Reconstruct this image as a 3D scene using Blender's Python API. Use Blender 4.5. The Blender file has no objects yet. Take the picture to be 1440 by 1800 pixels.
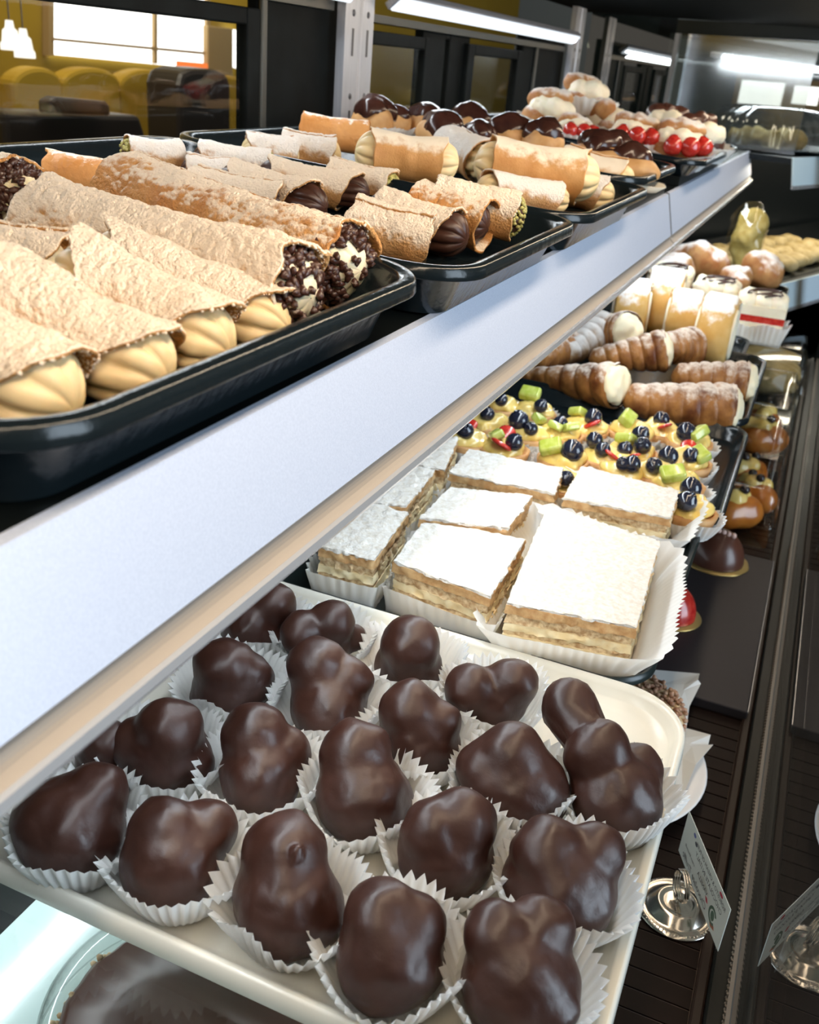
import bpy, bmesh, math, random
import numpy as np
from mathutils import Vector, Matrix

# ------------------------------------------------------------------ camera, world, lights, exposure
scene = bpy.context.scene
COL = scene.collection
CZ = 1.30                                     # height of the lens above the shop floor
RC = np.array([[0.916435, 0.392100, 0.080031],
               [0.235508, -0.366737, -0.900022],
               [-0.323549, 0.843659, -0.428433]])
FPX = 1680.0
cam_data = bpy.data.cameras.new('camera')
cam = bpy.data.objects.new('camera', cam_data)
COL.objects.link(cam)
cam_data.sensor_fit = 'HORIZONTAL'
cam_data.sensor_width = 36.0
cam_data.lens = FPX / 1440.0 * 36.0
cam_data.clip_start = 0.01
cam_data.clip_end = 60
mw = Matrix.Identity(4)
for i in range(3):
    mw[i][0] = RC[0, i]; mw[i][1] = -RC[1, i]; mw[i][2] = -RC[2, i]
mw[2][3] = CZ
cam.matrix_world = mw
scene.camera = cam
cam_data.dof.use_dof = True
cam_data.dof.focus_distance = 0.62
cam_data.dof.aperture_fstop = 18.0

world = bpy.data.worlds.new('shop_ambience')
scene.world = world
world.use_nodes = True
bg = world.node_tree.nodes['Background']
bg.inputs[0].default_value = (0.80, 0.72, 0.62, 1)
bg.inputs[1].default_value = 0.16

def area(name, loc, size, size_y, power, color, rot):
    L = bpy.data.lights.new(name, 'AREA')
    L.shape = 'RECTANGLE'; L.size = size; L.size_y = size_y
    L.energy = power; L.color = color
    o = bpy.data.objects.new(name, L); COL.objects.link(o)
    o.location = loc; o.rotation_euler = rot
    return o
COOL = (0.86, 0.94, 1.0)
WARM = (1.0, 0.80, 0.58)
# daylight from the shop window opposite the case
area('shop_window_daylight', (2.7, 0.3, CZ + 0.5), 2.6, 1.6, 105, (0.72, 0.84, 1.0), (0, math.radians(98), 0))
# added fill above the staff side, unseen, brightens the yellow back wall
area('staff_side_fill', (-1.25, 1.6, 2.75), 0.3, 2.4, 34, (1.0, 0.88, 0.70), (0, math.radians(-25), 0))
# tubes of the case itself (area size runs along Y)
def tube_light(name, x, y0, y1, z, power, color, tilt, w=0.02):
    return area(name, (x, (y0 + y1) / 2, CZ + z), w, y1 - y0, power, color, (0, tilt, 0))
tube_light('canopy_tube_near', -0.06, -0.25, 1.10, 0.118, 2.7, WARM, math.radians(30), 0.03)
tube_light('canopy_tube_far', -0.06, 1.25, 2.60, 0.118, 1.5, WARM, math.radians(32), 0.03)
tube_light('back_tube_near', -0.592, 0.10, 1.22, 0.052, 1.1, COOL, math.radians(-40))
tube_light('back_tube_far', -0.592, 1.36, 2.34, 0.052, 1.1, COOL, math.radians(-40))
tube_light('shelf_tube_near', -0.235, 0.06, 1.36, -0.188, 1.75, COOL, math.radians(-22))
tube_light('shelf_tube_far', -0.235, 1.44, 2.60, -0.188, 1.75, COOL, math.radians(-22))
tube_light('glass_shelf_tube', -0.506, 0.05, 1.40, -0.456, 2.0, COOL, 0)

scene.view_settings.view_transform = 'Standard'
scene.view_settings.look = 'None'
scene.view_settings.gamma = 1.0
scene.view_settings.use_curve_mapping = False
scene.view_settings.exposure = 0.35
scene.cycles.max_bounces = 10
scene.cycles.transparent_max_bounces = 24
scene.cycles.caustics_reflective = False
scene.cycles.caustics_refractive = False
scene.cycles.sample_clamp_indirect = 4.0

# ------------------------------------------------------------------ measuring helpers
TILT = 0.058                                   # the upper shelf leans forward
def ray(u, v):
    return RC.T @ np.array([u - 720.0, v - 900.0, FPX])
def on_z(u, v, z):
    d = ray(u, v); p = d * (z / d[2]); return Vector((p[0], p[1], p[2] + CZ))
def on_x(u, v, x):
    d = ray(u, v); p = d * (x / d[0]); return Vector((p[0], p[1], p[2] + CZ))
def on_y(u, v, y):
    d = ray(u, v); p = d * (y / d[1]); return Vector((p[0], p[1], p[2] + CZ))
ZM, ZD = -0.42, -0.62                          # glass shelf and deck, below the lens
def up(u, v, h):                               # a spot h above the leaning upper shelf
    d = ray(u, v)
    t = (-0.14 + h - 0.2 * TILT) / (d[2] + TILT * d[0])
    p = d * t
    return Vector((p[0], p[1], p[2] + CZ))
def upz(x, h=0.0):
    return CZ - 0.14 + h + TILT * (-0.2 - x)
def mid(u, v, h): return on_z(u, v, ZM + h)
def deck(u, v, h): return on_z(u, v, ZD + h)

# ------------------------------------------------------------------ noise
def _hash(i, j, k, s):
    n = (i * 374761393 + j * 668265263 + k * 2147483647 + s * 974711) & 0xffffffff
    n = ((n ^ (n >> 13)) * 1274126177) & 0xffffffff
    n = (n ^ (n >> 16)) & 0xffff
    return n / 65535.0
def vnoise(P, freq, seed=0):
    Q = np.asarray(P, float) * freq
    I = np.floor(Q).astype(np.int64); F = Q - I
    F = F * F * (3 - 2 * F)
    r = 0
    for a in (0, 1):
        for b in (0, 1):
            for c in (0, 1):
                w = (F[:, 0] if a else 1 - F[:, 0]) * (F[:, 1] if b else 1 - F[:, 1]) * (F[:, 2] if c else 1 - F[:, 2])
                r = r + w * _hash(I[:, 0] + a, I[:, 1] + b, I[:, 2] + c, seed)
    return r * 2 - 1
def fbm(P, freq, seed=0, oct=3):
    r = 0; a = 1.0
    for o in range(oct):
        r = r + a * vnoise(P, freq * 2 ** o, seed + 17 * o); a *= 0.5
    return r

# ------------------------------------------------------------------ object helpers
def props(o, label=None, cat=None, group=None, kind=None):
    if label: o['label'] = label
    if cat: o['category'] = cat
    if group: o['group'] = group
    if kind: o['kind'] = kind
    return o
def thing(name, label, cat, loc=(0, 0, 0), rot=(0, 0, 0), group=None):
    o = bpy.data.objects.new(name, None); COL.objects.link(o)
    o.empty_display_size = 0.02
    o.location = loc; o.rotation_euler = rot
    return props(o, label, cat, group)
def link(name, me, parent=None, loc=None, rot=None):
    o = bpy.data.objects.new(name, me); COL.objects.link(o)
    if parent: o.parent = parent
    if loc is not None: o.location = loc
    if rot is not None: o.rotation_euler = rot
    return o
def mesh(name, V, F, mat, smooth=True):
    me = bpy.data.meshes.new(name)
    me.from_pydata([tuple(map(float, v)) for v in V], [], [tuple(map(int, f)) for f in F])
    me.materials.append(mat)
    if smooth: me.shade_smooth()
    me.update()
    return me
def obj(name, V, F, mat, parent=None, loc=None, rot=None, smooth=True):
    return link(name, mesh(name, V, F, mat, smooth), parent, loc, rot)
def grid(nu, nv, cu=False, cv=False):
    F = []
    for i in range(nu if cu else nu - 1):
        for j in range(nv if cv else nv - 1):
            a = i * nv + j; b = ((i + 1) % nu) * nv + j
            c = ((i + 1) % nu) * nv + (j + 1) % nv; d = i * nv + (j + 1) % nv
            F.append((a, b, c, d))
    return F
class MB:
    def __init__(s): s.V = []; s.F = []
    def add(s, V, F):
        n = len(s.V); s.V += [tuple(v) for v in V]; s.F += [tuple(i + n for i in f) for f in F]; return s
    def box(s, x0, x1, y0, y1, z0, z1):
        V = [(x0, y0, z0), (x1, y0, z0), (x1, y1, z0), (x0, y1, z0), (x0, y0, z1), (x1, y0, z1), (x1, y1, z1), (x0, y1, z1)]
        return s.add(V, [(0, 3, 2, 1), (4, 5, 6, 7), (0, 1, 5, 4), (1, 2, 6, 5), (2, 3, 7, 6), (3, 0, 4, 7)])
    def tube(s, pts, r, n=10, cap=True):
        pts = [np.array(p, float) for p in pts]
        m = len(pts); rr = r if hasattr(r, '__len__') else [r] * m
        V = []; prev = None
        for i, p in enumerate(pts):
            t = pts[min(i + 1, m - 1)] - pts[max(i - 1, 0)]; t = t / (np.linalg.norm(t) + 1e-12)
            if prev is None:
                a = np.array([0, 0, 1.0]) if abs(t[2]) < 0.9 else np.array([1.0, 0, 0])
            else: a = prev
            a = a - t * (a @ t); a /= np.linalg.norm(a); prev = a
            b = np.cross(t, a)
            for k in range(n):
                w = 2 * math.pi * k / n
                V.append(tuple(p + rr[i] * (math.cos(w) * a + math.sin(w) * b)))
        F = grid(m, n, False, True)
        if cap: F += [tuple(range(n))[::-1], tuple((m - 1) * n + k for k in range(n))]
        return s.add(V, F)
    def extrude_y(s, prof, y0, y1, closed=True):
        n = len(prof)
        V = [(x, y0, z) for x, z in prof] + [(x, y1, z) for x, z in prof]
        F = [(i, (i + 1) % n, (i + 1) % n + n, i + n) for i in range(n if closed else n - 1)]
        if closed: F += [tuple(range(n))[::-1], tuple(range(n, 2 * n))]
        return s.add(V, F)
    def build(s, name, mat, parent=None, loc=None, rot=None, smooth=False):
        o = obj(name, s.V, s.F, mat, parent, loc, rot, smooth)
        return o
def bevel(o, w=0.002, seg=2):
    m = o.modifiers.new('bevel', 'BEVEL'); m.width = w; m.segments = seg; m.limit_method = 'ANGLE'
    return o
def lathe(prof, n=48, fn=None):
    V = []
    for r, z in prof:
        for k in range(n):
            a = 2 * math.pi * k / n
            rr = r if fn is None else fn(r, z, a)
            V.append((rr * math.cos(a), rr * math.sin(a), z))
    return V, grid(len(prof), n, False, True)
_ico = {}
def ico(sub):
    if sub not in _ico:
        bm = bmesh.new(); bmesh.ops.create_icosphere(bm, subdivisions=sub, radius=1.0)
        V = np.array([v.co[:] for v in bm.verts]); F = [tuple(v.index for v in f.verts) for f in bm.faces]
        bm.free(); _ico[sub] = (V, F)
    return _ico[sub]
def blob(sub, scale, amp=0.0, freq=40, seed=0, oct=2):
    V, F = ico(sub)
    P = V * np.array(scale)
    if amp: P = P + V * (amp * fbm(P + seed * 1.37, freq, seed, oct))[:, None]
    return P, F
def lobes_surface(lobes, k, sub, amp, seed, floor=None, freq=55):
    """smooth union of balls, read along rays from the middle of the first one"""
    D, F = ico(sub)
    C = np.array([l[0] for l in lobes]); Rr = np.array([l[1] for l in lobes])
    c0 = C[0] * 0.65 + C.mean(0) * 0.35
    t = np.full(len(D), np.max(np.linalg.norm(C - c0, axis=1) + Rr) * 1.15)
    for it in range(60):
        P = c0 + D * t[:, None]
        ds = np.linalg.norm(P[:, None, :] - C[None], axis=2) - Rr[None]
        h = -k * np.log(np.sum(np.exp(-ds / k), axis=1))
        t = np.maximum(t - 0.8 * h, 0.002)
    P = c0 + D * t[:, None]
    P = P + D * (amp * fbm(P + seed * 0.31, freq, seed, 3))[:, None]
    if floor is not None: P[:, 2] = np.maximum(P[:, 2], floor)
    return P, F
def rrect(hx, hy, r, n=8):
    r = max(r, 1e-4); pts = []
    for cx, cy, a0 in ((hx - r, hy - r, 0), (-(hx - r), hy - r, 90), (-(hx - r), -(hy - r), 180), (hx - r, -(hy - r), 270)):
        for i in range(n + 1):
            a = math.radians(a0 + 90 * i / n); pts.append((cx + r * math.cos(a), cy + r * math.sin(a)))
    return pts
def loft_rrect(hx, hy, r, prof, n=8, close_last=True, close_first=True):
    V = []; m = 4 * (n + 1)
    for d, z in prof:
        for x, y in rrect(hx - d, hy - d, r - d, n): V.append((x, y, z))
    F = grid(len(prof), m, False, True)
    if close_first: F.append(tuple(range(m)))
    if close_last: F.append(tuple((len(prof) - 1) * m + i for i in range(m))[::-1])
    return V, F
ORD = ['first', 'second', 'third', 'fourth', 'fifth', 'sixth', 'seventh', 'eighth', 'ninth', 'tenth']

# ------------------------------------------------------------------ materials
def mat(name, color, rough=0.5, metal=0.0, var=None, vscale=30.0, vdetail=4, vlo=0.35, vhi=0.65, bump=0.0, bscale=200.0,
        spec=0.5, sss=0.0, coat=0.0, emit=None, estr=0.0, trans=0.0, rvar=0.0, bdist=0.001, coords='Object', vstretch=None):
    m = bpy.data.materials.new(name); m.use_nodes = True
    nt = m.node_tree; N = nt.nodes; L = nt.links
    b = N['Principled BSDF']
    b.inputs['Base Color'].default_value = (*color, 1)
    b.inputs['Roughness'].default_value = rough
    b.inputs['Metallic'].default_value = metal
    b.inputs['Specular IOR Level'].default_value = spec
    b.inputs['Coat Weight'].default_value = coat
    b.inputs['Coat Roughness'].default_value = 0.08
    b.inputs['Transmission Weight'].default_value = trans
    if sss:
        b.inputs['Subsurface Weight'].default_value = sss
        b.inputs['Subsurface Radius'].default_value = (0.006, 0.003, 0.0015)
    if emit:
        b.inputs['Emission Color'].default_value = (*emit, 1); b.inputs['Emission Strength'].default_value = estr
    tc = N.new('ShaderNodeTexCoord')
    src = tc.outputs[coords]
    if vstretch:
        mp = N.new('ShaderNodeMapping'); mp.inputs['Scale'].default_value = vstretch
        L.new(src, mp.inputs['Vector']); src = mp.outputs[0]
    if var:
        n = N.new('ShaderNodeTexNoise'); n.inputs['Scale'].default_value = vscale; n.inputs['Detail'].default_value = vdetail
        L.new(src, n.inputs['Vector'])
        r = N.new('ShaderNodeMapRange'); r.inputs[1].default_value = vlo; r.inputs[2].default_value = vhi
        L.new(n.outputs['Fac'], r.inputs[0])
        mx = N.new('ShaderNodeMix'); mx.data_type = 'RGBA'
        mx.inputs['A'].default_value = (*color, 1); mx.inputs['B'].default_value = (*var, 1)
        L.new(r.outputs[0], mx.inputs['Factor']); L.new(mx.outputs['Result'], b.inputs['Base Color'])
        if rvar:
            q = N.new('ShaderNodeMath'); q.operation = 'MULTIPLY_ADD'; q.inputs[1].default_value = rvar; q.inputs[2].default_value = rough
            L.new(r.outputs[0], q.inputs[0]); L.new(q.outputs[0], b.inputs['Roughness'])
    if bump:
        n2 = N.new('ShaderNodeTexNoise'); n2.inputs['Scale'].default_value = bscale; n2.inputs['Detail'].default_value = 5
        L.new(src, n2.inputs['Vector'])
        bp = N.new('ShaderNodeBump'); bp.inputs['Strength'].default_value = bump; bp.inputs['Distance'].default_value = bdist
        L.new(n2.outputs['Fac'], bp.inputs['Height']); L.new(bp.outputs[0], b.inputs['Normal'])
    return m

def sugar_mat(name, base, base2, sugar, bias, upw=0.55, nscale=55, rough=0.6, sharp=0.16, bump=0.95, bscale=620):
    """fried dough dusted from above: sugar where the surface looks up and the noise says so"""
    m = bpy.data.materials.new(name); m.use_nodes = True
    nt = m.node_tree; N = nt.nodes; L = nt.links; b = N['Principled BSDF']
    tc = N.new('ShaderNodeTexCoord'); ge = N.new('ShaderNodeNewGeometry')
    sx = N.new('ShaderNodeSeparateXYZ'); L.new(ge.outputs['Normal'], sx.inputs[0])
    n = N.new('ShaderNodeTexNoise'); n.inputs['Scale'].default_value = nscale; n.inputs['Detail'].default_value = 6; n.inputs['Roughness'].default_value = 0.65
    L.new(tc.outputs['Object'], n.inputs['Vector'])
    a = N.new('ShaderNodeMath'); a.operation = 'MULTIPLY_ADD'; a.inputs[1].default_value = upw
    L.new(sx.outputs['Z'], a.inputs[0]); L.new(n.outputs['Fac'], a.inputs[2])
    r = N.new('ShaderNodeMapRange'); r.interpolation_type = 'SMOOTHSTEP'
    r.inputs[1].default_value = bias - sharp; r.inputs[2].default_value = bias + sharp
    L.new(a.outputs[0], r.inputs[0])
    n1 = N.new('ShaderNodeTexNoise'); n1.inputs['Scale'].default_value = 38; n1.inputs['Detail'].default_value = 5
    L.new(tc.outputs['Object'], n1.inputs['Vector'])
    r1 = N.new('ShaderNodeMapRange'); r1.inputs[1].default_value = 0.36; r1.inputs[2].default_value = 0.64
    L.new(n1.outputs['Fac'], r1.inputs[0])
    m1 = N.new('ShaderNodeMix'); m1.data_type = 'RGBA'; m1.inputs['A'].default_value = (*base, 1); m1.inputs['B'].default_value = (*base2, 1)
    L.new(r1.outputs[0], m1.inputs['Factor'])
    m2 = N.new('ShaderNodeMix'); m2.data_type = 'RGBA'; m2.inputs['B'].default_value = (*sugar, 1)
    L.new(m1.outputs['Result'], m2.inputs['A']); L.new(r.outputs[0], m2.inputs['Factor'])
    L.new(m2.outputs['Result'], b.inputs['Base Color'])
    rg = N.new('ShaderNodeMapRange'); rg.inputs[3].default_value = rough; rg.inputs[4].default_value = 0.95
    L.new(r.outputs[0], rg.inputs[0]); L.new(rg.outputs[0], b.inputs['Roughness'])
    b.inputs['Specular IOR Level'].default_value = 0.3
    n2 = N.new('ShaderNodeTexNoise'); n2.inputs['Scale'].default_value = bscale; n2.inputs['Detail'].default_value = 4
    L.new(tc.outputs['Object'], n2.inputs['Vector'])
    bp = N.new('ShaderNodeBump'); bp.inputs['Strength'].default_value = bump; bp.inputs['Distance'].default_value = 0.0022
    L.new(n2.outputs['Fac'], bp.inputs['Height']); L.new(bp.outputs[0], b.inputs['Normal'])
    return m

def pane_mat(name, tint=(1, 1, 1), ior=1.5, rough=0.0, boost=1.0, base=0.0):
    m = bpy.data.materials.new(name); m.use_nodes = True
    nt = m.node_tree; N = nt.nodes; L = nt.links
    N.remove(N['Principled BSDF'])
    t = N.new('ShaderNodeBsdfTransparent'); t.inputs[0].default_value = (*tint, 1)
    g = N.new('ShaderNodeBsdfGlossy'); g.inputs['Roughness'].default_value = rough
    f = N.new('ShaderNodeFresnel'); ge = N.new('ShaderNodeNewGeometry')
    mr = N.new('ShaderNodeMapRange'); mr.inputs[3].default_value = ior; mr.inputs[4].default_value = 1 / ior   # same reflectance from both faces of the sheet
    L.new(ge.outputs['Backfacing'], mr.inputs[0]); L.new(mr.outputs[0], f.inputs['IOR'])
    q = N.new('ShaderNodeMath'); q.operation = 'MULTIPLY_ADD'; q.inputs[1].default_value = boost; q.inputs[2].default_value = base; q.use_clamp = True
    L.new(f.outputs[0], q.inputs[0])
    mx = N.new('ShaderNodeMixShader')
    L.new(q.outputs[0], mx.inputs[0]); L.new(t.outputs[0], mx.inputs[1]); L.new(g.outputs[0], mx.inputs[2])
    L.new(mx.outputs[0], N['Material Output'].inputs[0])
    return m
def paper_mat(name, color, trans=0.35):
    m = bpy.data.materials.new(name); m.use_nodes = True
    nt = m.node_tree; N = nt.nodes; L = nt.links
    N.remove(N['Principled BSDF'])
    d = N.new('ShaderNodeBsdfDiffuse'); d.inputs[0].default_value = (*color, 1)
    t = N.new('ShaderNodeBsdfTranslucent'); t.inputs[0].default_value = (*color, 1)
    mx = N.new('ShaderNodeMixShader'); mx.inputs[0].default_value = trans
    L.new(d.outputs[0], mx.inputs[1]); L.new(t.outputs[0], mx.inputs[2])
    L.new(mx.outputs[0], N['Material Output'].inputs[0])
    return m
def emit_mat(name, color, s):
    m = bpy.data.materials.new(name); m.use_nodes = True
    nt = m.node_tree; N = nt.nodes
    N.remove(N['Principled BSDF'])
    e = N.new('ShaderNodeEmission'); e.inputs[0].default_value = (*color, 1); e.inputs[1].default_value = s
    nt.links.new(e.outputs[0], N['Material Output'].inputs[0])
    return m

SUGAR = (0.86, 0.71, 0.55)
M = dict(
    shell=sugar_mat('fried_shell_thick_sugar', (0.56, 0.26, 0.08), (0.66, 0.36, 0.14), SUGAR, 0.60),
    shell_mid=sugar_mat('fried_shell_patchy_sugar', (0.52, 0.21, 0.055), (0.66, 0.33, 0.11), SUGAR, 0.88, sharp=0.10),
    shell_bare=sugar_mat('fried_shell_few_flakes', (0.60, 0.25, 0.07), (0.70, 0.34, 0.12), (0.9, 0.8, 0.68), 1.02, sharp=0.05, rough=0.42, bump=0.7, bscale=170, nscale=110),
    shell_white=sugar_mat('fried_shell_white_sugar', (0.55, 0.27, 0.10), (0.66, 0.38, 0.17), (0.88, 0.80, 0.72), 0.60),
    shell_smooth=sugar_mat('smooth_shell_dusted_top', (0.48, 0.22, 0.065), (0.60, 0.31, 0.11), (0.84, 0.72, 0.56), 0.98, upw=0.8, sharp=0.16, rough=0.5, bump=0.25),
    sugar_clump=mat('icing_sugar_clump', SUGAR, 0.95),
    custard=mat('custard_cream', (0.80, 0.60, 0.30), 0.42, var=(0.84, 0.66, 0.38), vscale=60, sss=0.15, bump=0.1, bscale=120),
    ricotta=mat('pale_cream', (0.86, 0.76, 0.54), 0.5, var=(0.80, 0.68, 0.44), vscale=50, sss=0.15),
    whipped=mat('whipped_cream', (0.88, 0.78, 0.58), 0.55, var=(0.92, 0.84, 0.66), vscale=40, sss=0.15),
    chocfill=mat('chocolate_cream', (0.075, 0.030, 0.018), 0.42, var=(0.05, 0.018, 0.011), vscale=70, bump=0.2, bscale=150),
    chip=mat('chocolate_chip', (0.055, 0.020, 0.013), 0.35, var=(0.42, 0.33, 0.26), vscale=260, vlo=0.60, vhi=0.72),
    pistachio=mat('chopped_pistachio', (0.34, 0.30, 0.07), 0.6, var=(0.50, 0.44, 0.16), vscale=300),
    black=mat('black_tray_plastic', (0.007, 0.011, 0.013), 0.20, bump=0.35, bscale=130, spec=0.4),
    green_black=mat('dark_green_tray_plastic', (0.012, 0.020, 0.019), 0.3),
    choc=mat('glossy_chocolate_coating', (0.030, 0.010, 0.0065), 0.36, var=(0.045, 0.016, 0.010), vscale=45, bump=0.22, bscale=120, rvar=0.12, spec=0.5, bdist=0.002),
    choc_dark=mat('dark_chocolate_glaze', (0.04, 0.014, 0.010), 0.22, var=(0.06, 0.022, 0.014), vscale=60),
    choc_milk=mat('milk_chocolate_coating', (0.085, 0.032, 0.020), 0.28),
    paper=paper_mat('white_pleated_paper', (0.88, 0.88, 0.86)),
    paper_warm=paper_mat('cream_parchment_paper', (0.88, 0.80, 0.66)),
    platter=mat('ivory_melamine', (0.74, 0.71, 0.62), 0.25),
    plate=mat('white_china', (0.85, 0.80, 0.76), 0.2),
    sugar_top=mat('icing_sugar_crust', (0.72, 0.70, 0.66), 0.95, var=(0.62, 0.57, 0.49), vscale=260, bump=0.9, bscale=420, bdist=0.0015),
    puff=mat('baked_puff_pastry', (0.45, 0.24, 0.09), 0.7, var=(0.64, 0.42, 0.20), vscale=120, bump=0.8, bscale=220),
    crumb=mat('toasted_crumb_layer', (0.40, 0.24, 0.11), 0.8, var=(0.70, 0.55, 0.33), vscale=240, bump=0.9, bscale=240),
    vanilla=mat('vanilla_cream_layer', (0.80, 0.70, 0.46), 0.6, var=(0.72, 0.56, 0.30), vscale=110, bump=0.3),
    tart_shell=mat('baked_tart_crust', (0.50, 0.25, 0.09), 0.6, var=(0.62, 0.36, 0.15), vscale=90, bump=0.4),
    tart_custard=mat('glazed_yellow_custard', (0.82, 0.58, 0.14), 0.25, var=(0.88, 0.68, 0.25), vscale=70, coat=0.5),
    blueberry=mat('glazed_blueberry', (0.012, 0.014, 0.028), 0.15, var=(0.018, 0.022, 0.04), vscale=90, coat=0.6),
    kiwi=mat('kiwi_flesh', (0.40, 0.48, 0.06), 0.2, var=(0.55, 0.60, 0.16), vscale=120, coat=0.5),
    strawberry=mat('strawberry_flesh', (0.46, 0.014, 0.012), 0.25, var=(0.62, 0.05, 0.03), vscale=150, coat=0.5),
    horn=sugar_mat('laminated_horn_dusted', (0.12, 0.036, 0.011), (0.36, 0.155, 0.042), (0.66, 0.58, 0.50), 0.90, upw=0.50, nscale=80, sharp=0.20, rough=0.38, bump=0.3, bscale=350),
    horn_white=sugar_mat('laminated_horn_grey_sugar', (0.24, 0.11, 0.045), (0.42, 0.25, 0.11), (0.62, 0.58, 0.54), 0.62, upw=0.5, sharp=0.3, rough=0.5, bump=0.3, bscale=350),
    sponge=sugar_mat('sponge_sugared_crown', (0.66, 0.37, 0.10), (0.74, 0.47, 0.17), (0.93, 0.90, 0.86), 0.93, upw=0.8, sharp=0.14, rough=0.7, bump=0.2),
    sponge_face=mat('sponge_cut_face', (0.82, 0.66, 0.38), 0.8, var=(0.88, 0.78, 0.58), vscale=80, bump=0.5, bscale=200),
    pastry_dust=sugar_mat('browned_pastry_dusted', (0.42, 0.16, 0.05), (0.58, 0.30, 0.11), (0.88, 0.82, 0.76), 0.92, upw=0.6, sharp=0.2, rough=0.45),
    bun=mat('choux_bun', (0.54, 0.27, 0.09), 0.55, var=(0.66, 0.38, 0.16), vscale=60, bump=0.5, bscale=120),
    baba=mat('soaked_baba_sponge', (0.38, 0.105, 0.012), 0.28, var=(0.50, 0.17, 0.025), vscale=50, coat=0.5, bump=0.15, bscale=80),
    cherry=mat('dark_cherry', (0.018, 0.012, 0.016), 0.15, coat=0.5),
    gold_board=mat('gold_cake_board', (0.62, 0.44, 0.16), 0.35, metal=0.8),
    slate=mat('dark_slate_board', (0.022, 0.019, 0.022), 0.5, spec=0.3, bump=0.1, bscale=90),
    nut=mat('chopped_nut', (0.30, 0.13, 0.07), 0.6, var=(0.55, 0.36, 0.24), vscale=200),
    steel=mat('polished_steel', (0.72, 0.68, 0.62), 0.18, metal=1.0),
    card=mat('printed_card_stock', (0.80, 0.86, 0.82), 0.6),
    ink=mat('black_print', (0.10, 0.11, 0.13), 0.7),
    ink_red=mat('red_print', (0.55, 0.05, 0.09), 0.7),
    ink_green=mat('green_print', (0.10, 0.17, 0.12), 0.7),
    ink_blue=mat('blue_print', (0.12, 0.14, 0.40), 0.7),
    ink_orange=mat('terracotta_print', (0.50, 0.18, 0.10), 0.7),
    rail=mat('satin_anodised_rail', (0.66, 0.72, 0.86), 0.42, metal=0.30, var=(0.60, 0.66, 0.80), vscale=900, vdetail=2, bump=0.12, bscale=1500),
    insert=mat('white_price_insert', (0.86, 0.87, 0.90), 0.4),
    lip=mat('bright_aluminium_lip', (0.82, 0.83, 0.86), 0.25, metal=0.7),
    groove=mat('groove_anodised', (0.30, 0.26, 0.22), 0.45, metal=0.25),
    aluminium=mat('brushed_aluminium', (0.66, 0.68, 0.74), 0.38, metal=0.55, var=(0.58, 0.60, 0.66), vscale=60, vstretch=(8, 8, 0.3)),
    frame=mat('black_door_frame', (0.006, 0.007, 0.007), 0.5, var=(0.010, 0.012, 0.012), vscale=20, spec=0.06),
    frame_grey=mat('grey_door_edge', (0.10, 0.10, 0.09), 0.35, metal=0.4),
    case_black=mat('black_case_panel', (0.006, 0.008, 0.008), 0.35, spec=0.25),
    matte_black=mat('matte_black_canopy', (0.006, 0.008, 0.008), 0.8, spec=0.05),
    deck=mat('black_brown_deck', (0.008, 0.0042, 0.003), 0.5, var=(0.012, 0.006, 0.0045), vscale=40, spec=0.12),
    deck_edge=mat('dark_brown_deck_channel', (0.022, 0.013, 0.010), 0.4, spec=0.25),
    deck_bed=mat('brown_grille_bed', (0.13, 0.09, 0.07), 0.6),
    gasket=mat('grey_beaded_gasket', (0.16, 0.135, 0.11), 0.4),
    frosted=mat('pale_green_deck_panel', (0.62, 0.78, 0.74), 0.14, spec=0.9, coat=1.0),
    glass=pane_mat('clear_glass', (0.97, 0.985, 0.98), 1.5),
    glass_front=pane_mat('front_glass_pane', (0.93, 0.95, 0.94), 1.5, boost=1.0, base=0.03),
    hazy_glass=pane_mat('reflective_end_glass', (0.85, 0.88, 0.87), 1.5, rough=0.15, base=0.16),
    glass_edge=mat('green_glass_edge', (0.16, 0.36, 0.31), 0.15),
    mirror=pane_mat('tinted_end_glass', (0.35, 0.40, 0.38), 1.5, boost=1.0, base=0.35),
    clear=pane_mat('clear_plastic', (0.97, 0.97, 0.96), 1.45, rough=0.06, base=0.02),
    crystal=pane_mat('crystal_dome_plastic', (0.90, 0.92, 0.90), 1.55, rough=0.08, base=0.10),
    yellow=mat('yellow_painted_wall', (0.40, 0.245, 0.012), 0.7, var=(0.44, 0.28, 0.02), vscale=3),
    yellow_cloth=mat('yellow_scalloped_cloth', (0.44, 0.27, 0.015), 0.8),
    machine=mat('dark_machine_shell', (0.030, 0.024, 0.022), 0.4),
    tan=mat('tan_painted_panel', (0.46, 0.31, 0.13), 0.7),
    floor=mat('dark_brown_floor', (0.035, 0.026, 0.020), 0.5, var=(0.05, 0.038, 0.03), vscale=4),
    greywall=mat('grey_shop_wall', (0.20, 0.23, 0.24), 0.8),
    darkwall=mat('dark_shop_wall', (0.07, 0.055, 0.045), 0.8),
    led=emit_mat('led_diffuser', (0.86, 0.94, 1.0), 1.1),
    led_bead=emit_mat('led_bead', (0.93, 0.97, 1.0), 14.0),
    warm_led=emit_mat('warm_led_diffuser', (1.0, 0.82, 0.6), 3.0),
    window=emit_mat('window_and_reflection_glow', (1.0, 0.97, 0.93), 2.2),
    shade=emit_mat('glowing_lamp_shade', (1.0, 0.92, 0.78), 1.3),
    redlamp=emit_mat('orange_red_sign', (1.0, 0.22, 0.05), 1.0),
    label_blue=mat('pale_blue_price_insert', (0.62, 0.78, 0.86), 0.4),
    cookie=mat('golden_cookie', (0.42, 0.29, 0.10), 0.7, var=(0.60, 0.46, 0.22), vscale=40, bump=0.6, bscale=90),
    popcorn=mat('yellow_snack', (0.42, 0.29, 0.06), 0.7, var=(0.55, 0.42, 0.14), vscale=60, bump=0.6, bscale=90),
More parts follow.
